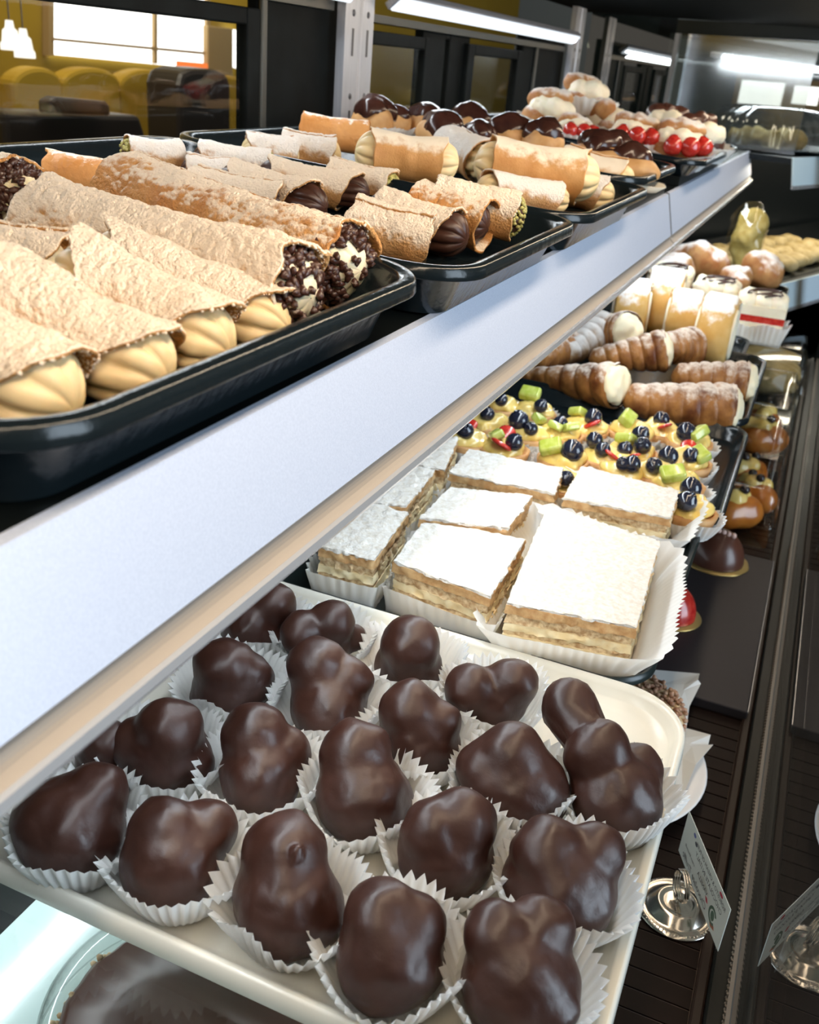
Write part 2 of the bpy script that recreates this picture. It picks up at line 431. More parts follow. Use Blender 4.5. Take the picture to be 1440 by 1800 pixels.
    screw=mat('dark_screw', (0.12, 0.12, 0.13), 0.4, metal=0.6),
    pink=mat('pink_piping', (0.62, 0.42, 0.36), 0.5),
)

# ------------------------------------------------------------------ the room
def structure(name, mb, m):
    o = mb.build(name, m); o['kind'] = 'structure'; return o
structure('floor', MB().box(-4.5, 4.5, -4, 6.1, -0.1, 0), M['floor'])
structure('wall_back', MB().box(-1.98, -1.90, -1.5, 6.0, 0, 2.9), M['yellow'])
structure('wall_front', MB().box(3.2, 3.3, -4, 6.1, 0, 2.9), M['darkwall'])
structure('wall_end', MB().box(-1.9, 3.2, 6.0, 6.1, 0, 2.9), M['greywall'])
def far_window(name, u0, v0, u1, v1):
    a, b = on_y(u0, v0, 5.98), on_y(u1, v1, 5.98)
    w = thing(name, None, None); w['kind'] = 'structure'
    MB().box(a.x, b.x, 5.985, 5.999, b.z, a.z).build('pane', M['window'], w)
    MB().box(a.x - 0.03, a.x, 5.97, 5.999, b.z - 0.03, a.z + 0.03).build('window_frame', M['tan'], w)
    MB().box(b.x, b.x + 0.03, 5.97, 5.999, b.z - 0.03, a.z + 0.03).build('window_frame', M['tan'], w)
    MB().box(a.x, b.x, 5.97, 5.999, b.z - 0.03, b.z).build('window_frame', M['tan'], w)
    MB().box(a.x, b.x, 5.97, 5.999, a.z, a.z + 0.03).build('window_frame', M['tan'], w)
far_window('window_2', 1305, 140, 1372, 188)
far_window('window_3', 1398, 150, 1436, 186)

# ------------------------------------------------------------------ the display case
Y0, Y1 = -0.30, 2.62
case = thing('display_case', 'long black refrigerated pastry case with glass front', 'display case')
z = CZ
bevel(MB().box(-0.66, 0.10, Y0, Y1, 0.0, z - 0.68).build('base_cabinet', M['case_black'], case), 0.004)
MB().box(-0.66, 0.075, Y0, Y1, z - 0.675, z - 0.634).build('deck_pan', M['case_black'], case)
slat_me = None
MB().box(-0.155, 0.0485, 0.27, 1.97, z - 0.634, z + ZD - 0.0016).build('grille_bed', M['deck_bed'], case)
sb = MB().box(-0.105, 0.098, -0.0088, 0.0088, -0.0015, 0.0)
slat_me = mesh('deck_slat', sb.V, sb.F, M['deck'], False)
yy = 0.30
while yy < 1.95:
    s = link('deck_slat', slat_me, case, (-0.05, yy, z + ZD))
    yy += 0.0195
bevel(MB().box(0.0485, 0.058, Y0, Y1, z + ZD - 0.03, z + ZD + 0.003).build('deck_channel', M['deck_edge'], case), 0.002)
bevel(MB().box(0.058, 0.0735, Y0, Y1, z + ZD - 0.03, z + ZD + 0.008).build('glass_channel', M['case_black'], case), 0.002)
g = MB().box(0.0715, 0.0745, Y0, Y1, z + ZD + 0.008, z + ZD + 0.016)
bv, bf = blob(1, (0.0014, 0.0016, 0.0014))
yy = 0.35
while yy < 1.4:
    for dz in (0.010, 0.014): g.add(bv + np.array([0.0712, yy, z + ZD + dz]), bf)
    yy += 0.0055
g.build('beaded_gasket', M['gasket'], case)
MB().box(0.075, 0.081, Y0, Y1, z + ZD, z + 0.13).build('front_glass', M['glass_front'], case)
MB().box(-0.66, 0.10, Y0, Y1, z + 0.135, z + 0.17).build('canopy', M['matte_black'], case)
MB().box(-0.66, -0.648, Y0, Y1, z - 0.634, z - 0.15).build('back_panel', M['case_black'], case)
MB().box(-0.44, -0.155, Y0, Y1, z + ZD - 0.012, z + ZD + 0.001).build('light_panel', M['frosted'], case)
bevel(MB().box(0.066, 0.098, Y1 - 0.03, Y1 + 0.012, z - 0.66, z + 0.14).build('corner_post', M['case_black'], case), 0.003)
MB().box(-0.64, -0.43, Y1, Y1 + 0.006, z - 0.14, z + 0.135).build('end_glass', M['mirror'], case)

def upright(x, y, top, bot, parent):
    p = MB()
    prof = [(0, -0.046), (0.012, -0.046), (0.012, -0.005), (0.008, -0.003), (0.008, 0.003), (0.012, 0.005), (0.012, 0.040), (0, 0.040)]
    V = [(x + a, y + b, bot) for a, b in prof] + [(x + a, y + b, top) for a, b in prof]
    n = len(prof)
    F = [(i, (i + 1) % n, (i + 1) % n + n, i + n) for i in range(n)] + [tuple(range(n))[::-1], tuple(range(n, 2 * n))]
    o = obj('upright', V, F, M['aluminium'], parent, smooth=False)
    for dy in (-0.022, 0.022):
        for k in range(2):
            zc = top - 0.085 - k * 0.10
            MB().box(x + 0.0115, x + 0.0124, y + dy - 0.0028, y + dy + 0.0028, zc - 0.055, zc - 0.022).build('slot', M['screw'], o)
        V, F = lathe([(0.0001, 0.001), (0.003, 0.001), (0.0042, 0.0003), (0.0042, -0.001)], 16)
        for k in range(2):
            obj('screw', [(x + 0.012 + c, y + dy + a, top - 0.089 - k * 0.10 + b) for a, b, c in V], F, M['screw'], o)
    return o
upright(-0.635, 1.284, z + 0.135, z - 0.16, case)
upright(-0.635, 2.455, z + 0.135, z - 0.16, case)

# sliding back doors
def sliding_door(label, x, y0, y1, z0, z1, fr, pane, fm=None):
    d = thing('sliding_door', label, 'door', (x, (y0 + y1) / 2, z0), group='sliding doors at the back of the case')
    h = z1 - z0; w = (y1 - y0) / 2; fm = fm or M['frame']
    bevel(MB().box(-0.008, 0.008, -w, -w + fr, 0, h).build('stile', fm, d), 0.002)
    bevel(MB().box(-0.008, 0.008, w - fr, w, 0, h).build('stile', fm, d), 0.002)
    bevel(MB().box(-0.0075, 0.0075, -w + fr, w - fr, h - 0.018, h).build('top_rail', fm, d), 0.002)
    bevel(MB().box(-0.0075, 0.0075, -w + fr, w - fr, 0, 0.02).build('bottom_rail', fm, d), 0.002)
    MB().box(-0.002, 0.002, -w + fr, w - fr, 0.02, h - 0.018).build('pane', pane, d)
    return d
sliding_door('glass sliding door with wide dark stile behind the nearest cannoli', -0.652, 0.42, 1.065, z - 0.155, z + 0.036, 0.028, M['glass'])
blk = thing('sliding_door', 'solid black door panel left of the double aluminium upright', 'door', (-0.656, 1.15, z - 0.155), group='sliding doors at the back of the case')
bevel(MB().box(-0.008, 0.008, -0.084, 0.118, 0, 0.225).build('panel', M['frame'], blk), 0.003)
bevel(MB().box(0.008, 0.014, -0.084, -0.072, 0.0, 0.205).build('pull_edge', M['frame_grey'], blk), 0.002)
sliding_door('glass sliding door just right of the double aluminium upright', -0.652, 1.33, 1.585, z - 0.155, z + 0.030, 0.018, M['glass'])
sliding_door('solid dark sliding door between two yellow views', -0.662, 1.58, 1.80, z - 0.155, z + 0.05, 0.10, M['glass'])
sliding_door('glass sliding door with a grey stile near the second upright', -0.652, 1.77, 2.10, z - 0.155, z + 0.030, 0.035, M['glass'])
blk = thing('sliding_door', 'solid black door panel beside the second aluminium upright', 'door', (-0.656, 2.27, z - 0.155), group='sliding doors at the back of the case')
bevel(MB().box(-0.008, 0.008, -0.165, 0.165, 0, 0.24).build('panel', M['frame'], blk), 0.003)
bevel(MB().box(0.008, 0.014, -0.08, -0.068, 0.0, 0.2).build('pull_edge', M['frame_grey'], blk), 0.002)
trk = MB().box(-0.67, -0.638, Y0, 1.235, z + 0.046, z + 0.058).build('door_track', M['frame_grey'], case)
MB().box(-0.67, -0.638, 1.335, 2.41, z + 0.040, z + 0.050).build('door_track', M['frame_grey'], case)

# LED fittings
def led_fitting(label, x, y0, y1, zz, tilt, beads, m_diff, w=0.022):
    d = thing('led_strip', label, 'lamp', (x, (y0 + y1) / 2, z + zz), (0, tilt, 0), group='LED strips of the case')
    h = (y1 - y0) / 2
    bevel(MB().box(-w / 2 - 0.003, w / 2 + 0.003, -h, h, 0.003, 0.014).build('housing', M['aluminium'], d), 0.002)
    MB().box(-w / 2, w / 2, -h + 0.004, h - 0.004, 0.0004, 0.003).build('diffuser', m_diff, d)
    if beads:
        mb = MB(); V, F = blob(1, (0.005, 0.005, 0.003)); yy = -h + 0.012
        while yy < h - 0.01:
            mb.add(V + np.array([0, yy, 0.0]), F); yy += 0.0165
        o = mb.build('led_bead', M['led_bead'], d, smooth=True); o['kind'] = 'stuff'
    return d
led_fitting('bright LED strip above the sliding doors beside the double upright', -0.600, 1.345, 2.35, 0.062, math.radians(-40), True, M['led'])
led_fitting('LED strip above the near sliding door, left of the double upright', -0.600, 0.10, 1.225, 0.062, math.radians(-40), True, M['led'])
led_fitting('warm LED tube under the canopy over the near cannoli', -0.055, -0.25, 1.10, 0.122, math.radians(30), False, M['warm_led'], 0.03)
led_fitting('warm LED tube under the canopy over the far pastries', -0.055, 1.25, 2.58, 0.122, math.radians(32), False, M['warm_led'], 0.03)
led_fitting('LED strip under the front of the near upper shelf', -0.238, 0.06, 1.36, -0.1845, math.radians(-22), False, M['led'])
led_fitting('LED strip under the front of the far upper shelf', -0.238, 1.44, 2.58, -0.1845, math.radians(-22), False, M['led'])
led_fitting('LED strip under the glass shelf above the lidded cake', -0.506, 0.05, 1.40, -0.452, 0, True, M['led'])

# upper shelf in two lengths, with price rails
RAIL = [(-0.212, -0.1385), (-0.200, -0.1400), (-0.1862, -0.1930)]
def price_shelf(label, y0, y1):
    s = thing('pastry_shelf', label, 'shelf', (0, 0, z), group='upper pastry shelves')
    V = []
    for y in (y0, y1):
        for x, dz in ((-0.625, 0), (-0.202, 0), (-0.202, -0.012), (-0.625, -0.012)):
            V.append((x, y, -0.1405 + TILT * (-0.2 - x) + dz))
    obj('shelf_panel', V, [(0, 1, 5, 4), (1, 2, 6, 5), (2, 3, 7, 6), (3, 0, 4, 7), (0, 3, 2, 1), (4, 5, 6, 7)], M['case_black'], s, smooth=False)
    face = [(-0.2045, -0.1390), (-0.2000, -0.1400), (-0.1862, -0.1935), (-0.1885, -0.1940), (-0.2025, -0.1410)]
    r = MB().extrude_y(face, y0, y1).build('price_rail', M['rail'], s)
    gr = []
    for i in range(9):
        a = i / 8
        gr.append((-0.1862 - 0.0035 * math.sin(a * math.pi) + 0.0052 * a, -0.1935 - 0.0105 * a))
    gr += [(-0.1855, -0.2075), (-0.1905, -0.196)]
    MB().extrude_y(gr, y0, y1).build('groove', M['groove'], r, smooth=False)
    lp = [(-0.1812, -0.2040), (-0.1795, -0.2055), (-0.1790, -0.2095), (-0.1802, -0.2118), (-0.1840, -0.2122), (-0.1855, -0.2075)]
    MB().extrude_y(lp, y0, y1).build('lip', M['lip'], r)
    if y1 < 2:
        MB().extrude_y([(x - 0.0012, zz) for x, zz in face], y1, y1 + 0.012).build('joint_cover', M['case_black'], s)
    return s
price_shelf('near upper shelf with satin price rail running from the foreground', -0.25, 1.397)
price_shelf('far upper shelf with white price rail beyond the rail joint', 1.409, 2.625)

gs = thing('glass_shelf', 'clear green-edged glass shelf carrying the chocolate puffs and napoleons', 'shelf', (0, 0, z + ZM))
MB().box(-0.62, -0.075, -0.2, 2.58, -0.008, 0).build('pane', M['glass'], gs)
MB().box(-0.0749, -0.074, -0.2, 2.58, -0.008, 0).build('polished_edge', M['glass_edge'], gs)

# ------------------------------------------------------------------ behind the back doors
def flat_panel(pts_px, X, th):
    """an upright board at distance X behind the case, outline measured, real thickness"""
    P = [on_x(u, v, X) for u, v in pts_px]
    for p, (u, v) in zip(P, pts_px):
        if v >= 300: p.z = 0.0                 # runs down to the floor
    n = len(P)
    V = [(X, p.y, p.z) for p in P] + [(X - th, p.y, p.z) for p in P]
    F = [tuple(range(n)), tuple(range(n, 2 * n))[::-1]] + [(i, i + n, (i + 1) % n + n, (i + 1) % n) for i in range(n)]
    return V, F
w1 = MB()
V, F = flat_panel([(92, -30), (368, -30), (368, 122), (92, 96)], -1.885, 0.012)
wn = thing('reflection_panel', None, None); wn['kind'] = 'structure';  # made-up lit window, stands in for a white reflection on the glass
obj('pane', V, F, M['window'], wn, smooth=False)
for a, b in (((86, -30), (95, 98)), ((272, -30), (277, 112)), ((364, -30), (370, 122))):
    V, F = flat_panel([a, (b[0], a[1]), b, (a[0], b[1])], -1.875, 0.02); obj('mullion', V, F, M['tan'], wn, smooth=False)
V, F = flat_panel([(92, 66), (368, 92), (368, 97), (92, 71)], -1.873, 0.02); obj('transom', V, F, M['tan'], wn, smooth=False)
# scalloped yellow banquette backs in front of the reflection panel
def hump(u0, u1, vt, vb, X, label):
    pts = [(u0, 300)]
    for i in range(13):
        a = math.pi * (1 - i / 12); pts.append(((u0 + u1) / 2 + (u1 - u0) / 2 * math.cos(a), vb - (vb - vt) * math.sin(a)))
    pts.append((u1, 300))
    V, F = flat_panel(pts, X, 0.05)
    o = obj('seat_back', V, F, M['yellow_cloth'], smooth=False)
    props(bevel(o, 0.01), label, 'seat', 'yellow seat backs beyond the doors')
hump(25, 112, 118, 150, -1.70, 'leftmost rounded yellow seat back seen through the near door')
hump(112, 212, 119, 146, -1.69, 'rounded yellow seat back below the middle of the bright reflection panel')
hump(212, 305, 122, 150, -1.70, 'rounded yellow seat back beside the dark coffee machine')
hump(300, 440, 130, 150, -1.71, 'yellow seat back behind the dark coffee machine')
def board(name, pts, X, th, m, label, cat, bw=0.004, group=None):
    V, F = flat_panel(pts, X, th)
    o = obj(name, V, F, M[m], smooth=False); bevel(o, bw)
    return props(o, label, cat, group)
cm = board('coffee_machine', [(318, 330), (316, 150), (322, 128), (340, 121), (380, 122), (400, 130), (407, 150), (410, 330)], -1.45, 0.10, 'machine', 'tall dark machine with rounded top beyond the near sliding door', 'machine', 0.012)
rg = thing('cash_register', 'low dark register with raised screen beyond the near sliding door', 'register')
V, F = flat_panel([(8, 320), (8, 196), (246, 203), (256, 235), (262, 320)], -1.40, 0.10); bevel(obj('body', V, F, M['machine'], rg, smooth=False), 0.01)
V, F = flat_panel([(88, 200), (88, 176), (100, 170), (188, 178), (194, 184), (196, 204)], -1.37, 0.03); bevel(obj('screen', V, F, M['machine'], rg, smooth=False), 0.006)
board('lit_sign', [(322, 108), (366, 112), (366, 124), (322, 119)], -1.86, 0.04, 'redlamp', 'small glowing orange sign above the dark machine', 'sign', 0.002)
board('wall_panel', [(366, 45), (410, 50), (410, 135), (366, 125)], -1.86, 0.02, 'tan', 'tan wall panel right of the bright reflection panel', 'panel')
V, F = flat_panel([(412, 52), (434, 55), (430, 122), (410, 118)], -1.86, 0.02); obj('window_4', V, F, M['window'], smooth=False)['kind'] = 'structure'
for (u, v, lb) in ((18, 62, 'left one of two glowing pendant lamps beyond the near door'), (42, 76, 'right one of two glowing pendant lamps beyond the near door')):
    c = on_x(u, v, -1.75)
    pd = thing('pendant_lamp', lb, 'lamp', c, group='pendant lamps beyond the doors')
    V, F = lathe([(0.0001, 0.03), (0.008, 0.03), (0.010, 0.015), (0.016, 0.010), (0.019, -0.012), (0.023, -0.018), (0.023, -0.03), (0.0001, -0.03)], 20)
    obj('lamp_shade', V, F, M['shade'], pd)
    MB().tube([(0, 0, 0.03), (0, 0, 0.5)], 0.0015, 6).build('cord', M['machine'], pd)
#--PART3--

# ------------------------------------------------------------------ trays
def tray(name, label, x0, x1, y0, y1, zf, rim_h, m, tilt=0.0, r=0.045, flare=0.022, lipw=0.010, group=None, drop=0.007):
    """rounded oblong tray: x0..x1, y0..y1 is the outer rim; zf gives the shelf height under a point"""
    hx, hy = (x1 - x0) / 2, (y1 - y0) / 2
    c = (x0 + x1) / 2, (y0 + y1) / 2
    prof = [(flare + 0.004, 0.0), (flare, 0.001), (lipw + 0.004, rim_h - drop - 0.004), (lipw, rim_h - drop - 0.001), (0.0005, rim_h - drop - 0.001),
            (0.0, rim_h - drop), (0.001, rim_h - 0.0012), (0.0025, rim_h), (lipw - 0.003, rim_h), (lipw, rim_h - 0.0012), (lipw + 0.0016, rim_h - 0.004),
            (lipw + 0.004, rim_h - 0.010), (lipw + 0.0055, rim_h - 0.011), (flare + 0.0015, 0.0045), (flare + 0.005, 0.003)]
    V, F = loft_rrect(hx, hy, r, prof, 10)
    o = obj(name, V, F, M[m], None, (c[0], c[1], zf(c[0])), (0, tilt, 0))
    props(o, label, 'tray', group)
    o.data.shade_smooth()
    md = o.modifiers.new('edge', 'EDGE_SPLIT'); md.split_angle = math.radians(50)
    return o
AT = math.atan(TILT)
RZ = 0.014                                      # riser under the two far trays
G_TR = 'black oblong trays on the upper shelf'
tray('serving_tray', 'nearest glossy black tray holding cream and chocolate chip cannoli', -0.592, -0.187, 0.180, 0.502, upz, 0.036, 'black', AT, group=G_TR)
tray('serving_tray', 'second glossy black tray holding chocolate and pistachio cannoli', -0.590, -0.177, 0.507, 0.800, upz, 0.034, 'black', AT, group=G_TR)
tray('serving_tray', 'third glossy black tray holding fat cream cannoli', -0.588, -0.176, 0.790, 1.108, lambda x: upz(x) , 0.036, 'black', AT, group=G_TR)
tray('serving_tray', 'fourth black tray holding chocolate glazed cream puffs', -0.588, -0.192, 1.115, 1.400, lambda x: upz(x, RZ), 0.026, 'black', AT, group=G_TR)
tray('serving_tray', 'farthest black tray holding strawberry cream pastries', -0.588, -0.175, 1.500, 2.020, lambda x: upz(x, RZ), 0.026, 'black', AT, group=G_TR)
TF = 0.004                                      # tray floor above shelf

# ------------------------------------------------------------------ cannoli
SUG = 0.0006
def cannolo(label, a, b, R, shell, fill, seed, group, res=(56, 72), cut=0.30, topang=90, ends='', lump=1.0, cat='cannoli', chips_single=False, fr=0.90, over=0.012, nr=9, flap=0.10, grains=0):
    """a = back end, b = front end of the axis (world points)"""
    a = Vector(a); b = Vector(b); ax = b - a; L = ax.length; ax.normalize()
    side = Vector((0, 0, 1)).cross(ax).normalized(); upv = ax.cross(side)
    mtx = Matrix((ax, side, upv)).transposed().to_4x4(); mtx.translation = (a + b) / 2
    root = thing('cannolo', label, cat, group=group); root.matrix_world = mtx
    nu, nv = res
    rng = np.random.RandomState(seed)
    T = np.linspace(-1, 1, nu)[:, None] * np.ones((1, nv))
    S = np.ones((nu, 1)) * np.linspace(0, 1, nv)[None, :]
    seam = math.radians(topang - 65 + rng.uniform(-20, 20))
    PH = seam + S * (2 * math.pi + 0.55)
    Rr = R * (0.95 + flap * S)
    endw = 1 + 0.035 * np.sin(3 * PH + seed) + 0.02 * np.sin(7 * PH + 2 * seed)
    long = 1 - cut * (0.5 - 0.5 * np.cos(PH - math.radians(topang)))
    X = T * L / 2 * long * (1 + (endw - 1) * np.abs(T) ** 4)
    Rr = Rr * (1 - 0.10 * np.exp(-((T) / 0.55) ** 2) + 0.05 * T ** 8)
    P = np.stack([X, Rr * np.cos(PH), Rr * np.sin(PH)], 2).reshape(-1, 3)
    nrm = np.stack([0 * X, np.cos(PH), np.sin(PH)], 2).reshape(-1, 3)
    bl = fbm(P + seed * 3.1, 55, seed, 2) * 0.0011
    upm = np.clip(nrm[:, 2] * 1.2 + 0.35, 0, 1)
    hi = (fbm(P + seed * 1.7, 380, seed + 5, 3) * SUG + fbm(P + seed, 130, seed + 9, 2) * 0.0004) * lump * upm
    P = P + nrm * (bl + hi)[:, None]
    sh = obj('shell', P, grid(nu, nv), M[shell], root)
    sd = sh.modifiers.new('thickness', 'SOLIDIFY'); sd.thickness = 0.0020; sd.offset = -1
    if grains:                                  # loose clumps of icing sugar lying on the shell
        ok = np.where((nrm[:, 2] > 0.12) & (vnoise(P + seed, 70, seed + 2) + nrm[:, 2] > (0.25 if shell == 'shell' else 0.75)))[0]
        gm = MB(); gv, gf = ico(1)
        for k in rng.choice(ok, min(grains, len(ok)), replace=False):
            r_ = 0.00042 + 0.00075 * rng.rand() ** 3
            gm.add(P[k] + gv * r_ * rng.uniform(0.7, 1.25, 3) + nrm[k] * r_ * 0.25, gf)
        go = gm.build('sugar_clumps', M['sugar_clump'], root, smooth=True); go['kind'] = 'stuff'
    # piped filling
    mu, mv = 40, 90
    Lf = L + over * 2
    t = np.linspace(-1, 1, mu); t = np.sign(t) * (1 - (1 - np.abs(t)) ** 1.5)
    xs = t * Lf / 2; cap = R * 0.85
    q = np.clip((np.abs(xs) - (Lf / 2 - cap)) / cap, 0, 1)
    rad = R * fr * np.sqrt(np.maximum(1 - q ** 2.2, 0.0004))
    X2 = xs[:, None] * np.ones((1, mv)); A = np.ones((mu, 1)) * np.linspace(0, 2 * math.pi, mv, endpoint=False)[None, :]
    tw = 60.0 * X2 * np.sign(X2)
    ridge = 1 - 0.20 * (1 - np.abs(np.sin(nr / 2 * A + tw * 0.5 + seed))) ** 1.6
    R2 = rad[:, None] * ridge
    P2 = np.stack([X2, R2 * np.cos(A), R2 * np.sin(A)], 2).reshape(-1, 3)
    P2 = P2 + (fbm(P2 + seed, 60, seed, 2) * 0.0010)[:, None] * np.array([0.5, 1, 1])
    fo = obj('filling', P2, grid(mu, mv, False, True), M[fill], root)
    def topping(sgn, m, size, n, nm, single, long_=1.0):
        mb = MB(); proto = None
        V, F = blob(1, (size * long_, size * 0.75, size * 0.7), size * 0.15, 300, seed)
        if single: proto = mesh(nm, V, F, M[m])
        for k in range(n):
            ang = rng.uniform(-0.35 * math.pi, 1.35 * math.pi) if k % 3 else rng.uniform(0, 2 * math.pi)
            u = rng.uniform(0, 1) ** 0.7
            xx = Lf / 2 - cap * 0.85 * u
            qq = max(0, (xx - (Lf / 2 - cap)) / cap); rr = R * fr * math.sqrt(max(1 - qq ** 2.2, 0.01)) * 1.03
            p = Vector((sgn * xx, rr * math.cos(ang), rr * math.sin(ang)))
            rot = Matrix.Rotation(rng.uniform(0, 6.28), 3, 'Z') @ Matrix.Rotation(rng.uniform(0, 6.28), 3, 'X') @ Matrix.Rotation(rng.uniform(0, 6.28), 3, 'Y')
            if single:
                c = link(nm, proto, root, p, rot.to_euler())
            else:
                mb.add([tuple(p + rot @ Vector(v)) for v in V], F)
        if not single:
            o = mb.build(nm, M[m], root, smooth=True); o['kind'] = 'stuff'
    for e in ends.split():
        sg = 1 if e[0] == '+' else -1
        if e[1] == 'c': topping(sg, 'chip', 0.0031, 170, 'chocolate_chip', chips_single, 1.5)
        if e[1] == 'p': topping(sg, 'pistachio', 0.0023, 110, 'pistachio_nuts', False)
    return root
def can_px(label, p0, p1, R, shell, fill, seed, group, **k):
    """axis ends measured as (u, v, height above the shelf)"""
    return cannolo(label, up(*p0), up(*p1), R, shell, fill, seed, group, **k)
GA = 'cannoli in the nearest tray'
HI = (150, 150)
VH = (190, 170)
LO = (100, 110)
can_px('custard cannolo at the left edge, nearest the lens', (-190, 556, .036), (112, 716, .017), 0.0215, 'shell', 'custard', 1, GA, res=HI, cut=0.80, topang=66, over=0.004, grains=1500)
can_px('custard cannolo second from the near end, right of the leftmost cream', (-20, 516, .036), (282, 668, .017), 0.0205, 'shell', 'custard', 2, GA, res=HI, cut=0.80, topang=66, over=0.004, grains=1500)
can_px('custard cannolo third along the tray edge with a lifted sugared flap', (112, 478, .037), (392, 616, .018), 0.0200, 'shell', 'custard', 3, GA, res=HI, cut=0.82, topang=66, flap=0.18, over=0.004, grains=1500)
can_px('custard cannolo fourth along the tray edge, beside the chip-ended one', (175, 452, .033), (490, 580, .016), 0.0190, 'shell', 'custard', 4, GA, res=HI, cut=0.66, topang=66, over=0.004, grains=1500)
can_px('longest thick-sugared cannolo with chocolate chips at its front end', (78, 390, .031), (528, 516, .030), 0.0240, 'shell', 'ricotta', 5, GA, res=VH, cut=0.03, ends='+c', chips_single=True, over=0.007, lump=1.3, flap=0.05, grains=1500)
can_px('golden cannolo with chip-studded ends in the far corner of the near tray', (222, 338, .034), (614, 472, .030), 0.0238, 'shell_mid', 'ricotta', 6, GA, res=VH, cut=0.02, ends='+c -c', chips_single=True, over=0.008, lump=1.2, flap=0.04, grains=1500)
can_px('chip-ended cannolo cut off by the left edge of the photo', (-160, 292, .034), (30, 350, .034), 0.0225, 'shell_mid', 'ricotta', 7, GA, res=HI, cut=0.03, ends='+c', over=0.012, chips_single=True, flap=0.04, grains=1500)
can_px('half-open cannolo showing cream under its shell at the left edge', (-150, 440, .024), (120, 486, .022), 0.0195, 'shell', 'ricotta', 8, GA, res=HI, cut=0.60, topang=100, over=0.0, grains=700)
GB = 'cannoli in the second tray'
can_px('bare orange cannolo with sugar flakes in the second tray', (82, 303, .024), (322, 338, .022), 0.0150, 'shell_bare', 'chocfill', 11, GB, res=LO, cut=0.02, over=-0.004, lump=0.3, flap=0.05)
can_px('white-sugared cannolo with pistachio at its left end, by the back rim', (222, 272, .030), (318, 278, .030), 0.0130, 'shell_white', 'chocfill', 12, GB, cut=0.02, ends='-p', over=0.005, flap=0.05)
can_px('white-sugared chocolate cannolo right of the bare orange one', (325, 302, .022), (408, 310, .022), 0.0130, 'shell_white', 'chocfill', 13, GB, cut=0.35, topang=115, over=0.004)
can_px('white-sugared cannolo with pistachio end at the back of the second tray', (350, 276, .026), (475, 292, .026), 0.0135, 'shell_white', 'chocfill', 14, GB, cut=0.12, ends='+p', over=0.005)
can_px('sugared chocolate cannolo with a wide dark filling in the middle of the second tray', (405, 322, .024), (552, 362, .022), 0.0175, 'shell', 'chocfill', 15, GB, res=LO, cut=0.62, topang=72, over=0.010, grains=600)
can_px('small sugared chocolate cannolo behind the golden chip-ended one', (340, 328, .020), (500, 360, .020), 0.0150, 'shell', 'chocfill', 151, GB, cut=0.35, topang=110, over=0.002)
can_px('sugared cannolo with a dark chocolate end below the third tray rim', (470, 308, .024), (632, 340, .022), 0.0150, 'shell', 'chocfill', 16, GB, cut=0.40, topang=75, over=0.008)
can_px('sugared cannolo with a pistachio end below the third tray rim', (580, 308, .028), (690, 334, .026), 0.0145, 'shell', 'chocfill', 161, GB, cut=0.08, ends='+p', over=0.005)
can_px('fully sugared cannolo lying against the near rim of the second tray', (615, 394, .022), (762, 430, .018), 0.0185, 'shell', 'chocfill', 17, GB, res=LO, cut=0.36, topang=150, over=-0.002, lump=1.2, grains=600)
can_px('sugared cannolo with a dark ribbed chocolate end near the tray corner', (665, 374, .024), (800, 416, .020), 0.0185, 'shell', 'chocfill', 18, GB, res=LO, cut=0.46, topang=80, over=0.010, lump=1.2, grains=600)
can_px('golden-ended cannolo squeezed between two sugared ones', (735, 362, .030), (858, 398, .027), 0.0185, 'shell_mid', 'chocfill', 19, GB, res=LO, cut=0.04, over=0.0, flap=0.05)
can_px('sugared cannolo with a pistachio end in the front corner of the second tray', (765, 350, .036), (908, 380, .033), 0.0180, 'shell', 'chocfill', 20, GB, res=LO, cut=0.06, ends='+p', over=0.007, flap=0.05, grains=600)
GC = 'cannoli in the third tray'
can_px('bare golden cannolo at the back of the third tray', (530, 227, .042), (648, 244, .042), 0.0165, 'shell_bare', 'custard', 31, GC, cut=0.02, lump=0.2, over=-0.003, flap=0.05)
can_px('white-sugared cream cannolo by the back corner of the third tray', (495, 262, .030), (590, 275, .030), 0.0175, 'shell_white', 'custard', 32, GC, cut=0.34, topang=120, over=0.006)
can_px('white-sugared cannolo leaning on the near rim of the third tray', (430, 264, .030), (520, 272, .030), 0.0150, 'shell_white', 'custard', 33, GC, cut=0.30, topang=120, over=0.003)
can_px('smooth golden cream cannolo with a dusted top in the middle of the third tray', (648, 268, .044), (782, 286, .044), 0.0215, 'shell_smooth', 'custard', 34, GC, res=LO, cut=0.14, topang=60, over=0.013, lump=0.2, flap=0.05)
can_px('sugared cream cannolo lying low in front of the smooth golden one', (655, 304, .026), (780, 322, .022), 0.0150, 'shell_white', 'custard', 35, GC, cut=0.32, topang=70, over=0.008, lump=0.4)
can_px('largest smooth golden cannolo with a dusted top, front of the third tray', (858, 288, .042), (1030, 314, .042), 0.0265, 'shell_smooth', 'custard', 36, GC, res=LO, cut=0.14, topang=60, over=0.014, lump=0.25, flap=0.05)
can_px('sugared cannolo lying low in front of the largest golden one', (852, 332, .026), (985, 352, .022), 0.0165, 'shell_white', 'custard', 37, GC, cut=0.30, topang=70, over=0.008, lump=0.5)
can_px('sugared cream cannolo peeking between the two smooth golden ones', (790, 258, .040), (858, 286, .040), 0.0215, 'shell_white', 'custard', 38, GC, cut=0.30, topang=100, over=0.010)
can_px('cream cannolo with a golden end in the front corner of the third tray', (985, 296, .032), (1094, 326, .026), 0.0255, 'shell_smooth', 'custard', 39, GC, cut=0.50, topang=110, over=0.014, lump=0.2)
can_px('cream cannolo buried under the largest golden one', (930, 315, .024), (1064, 344, .020), 0.0190, 'shell_white', 'custard', 40, GC, cut=0.3, topang=100, over=0.010)

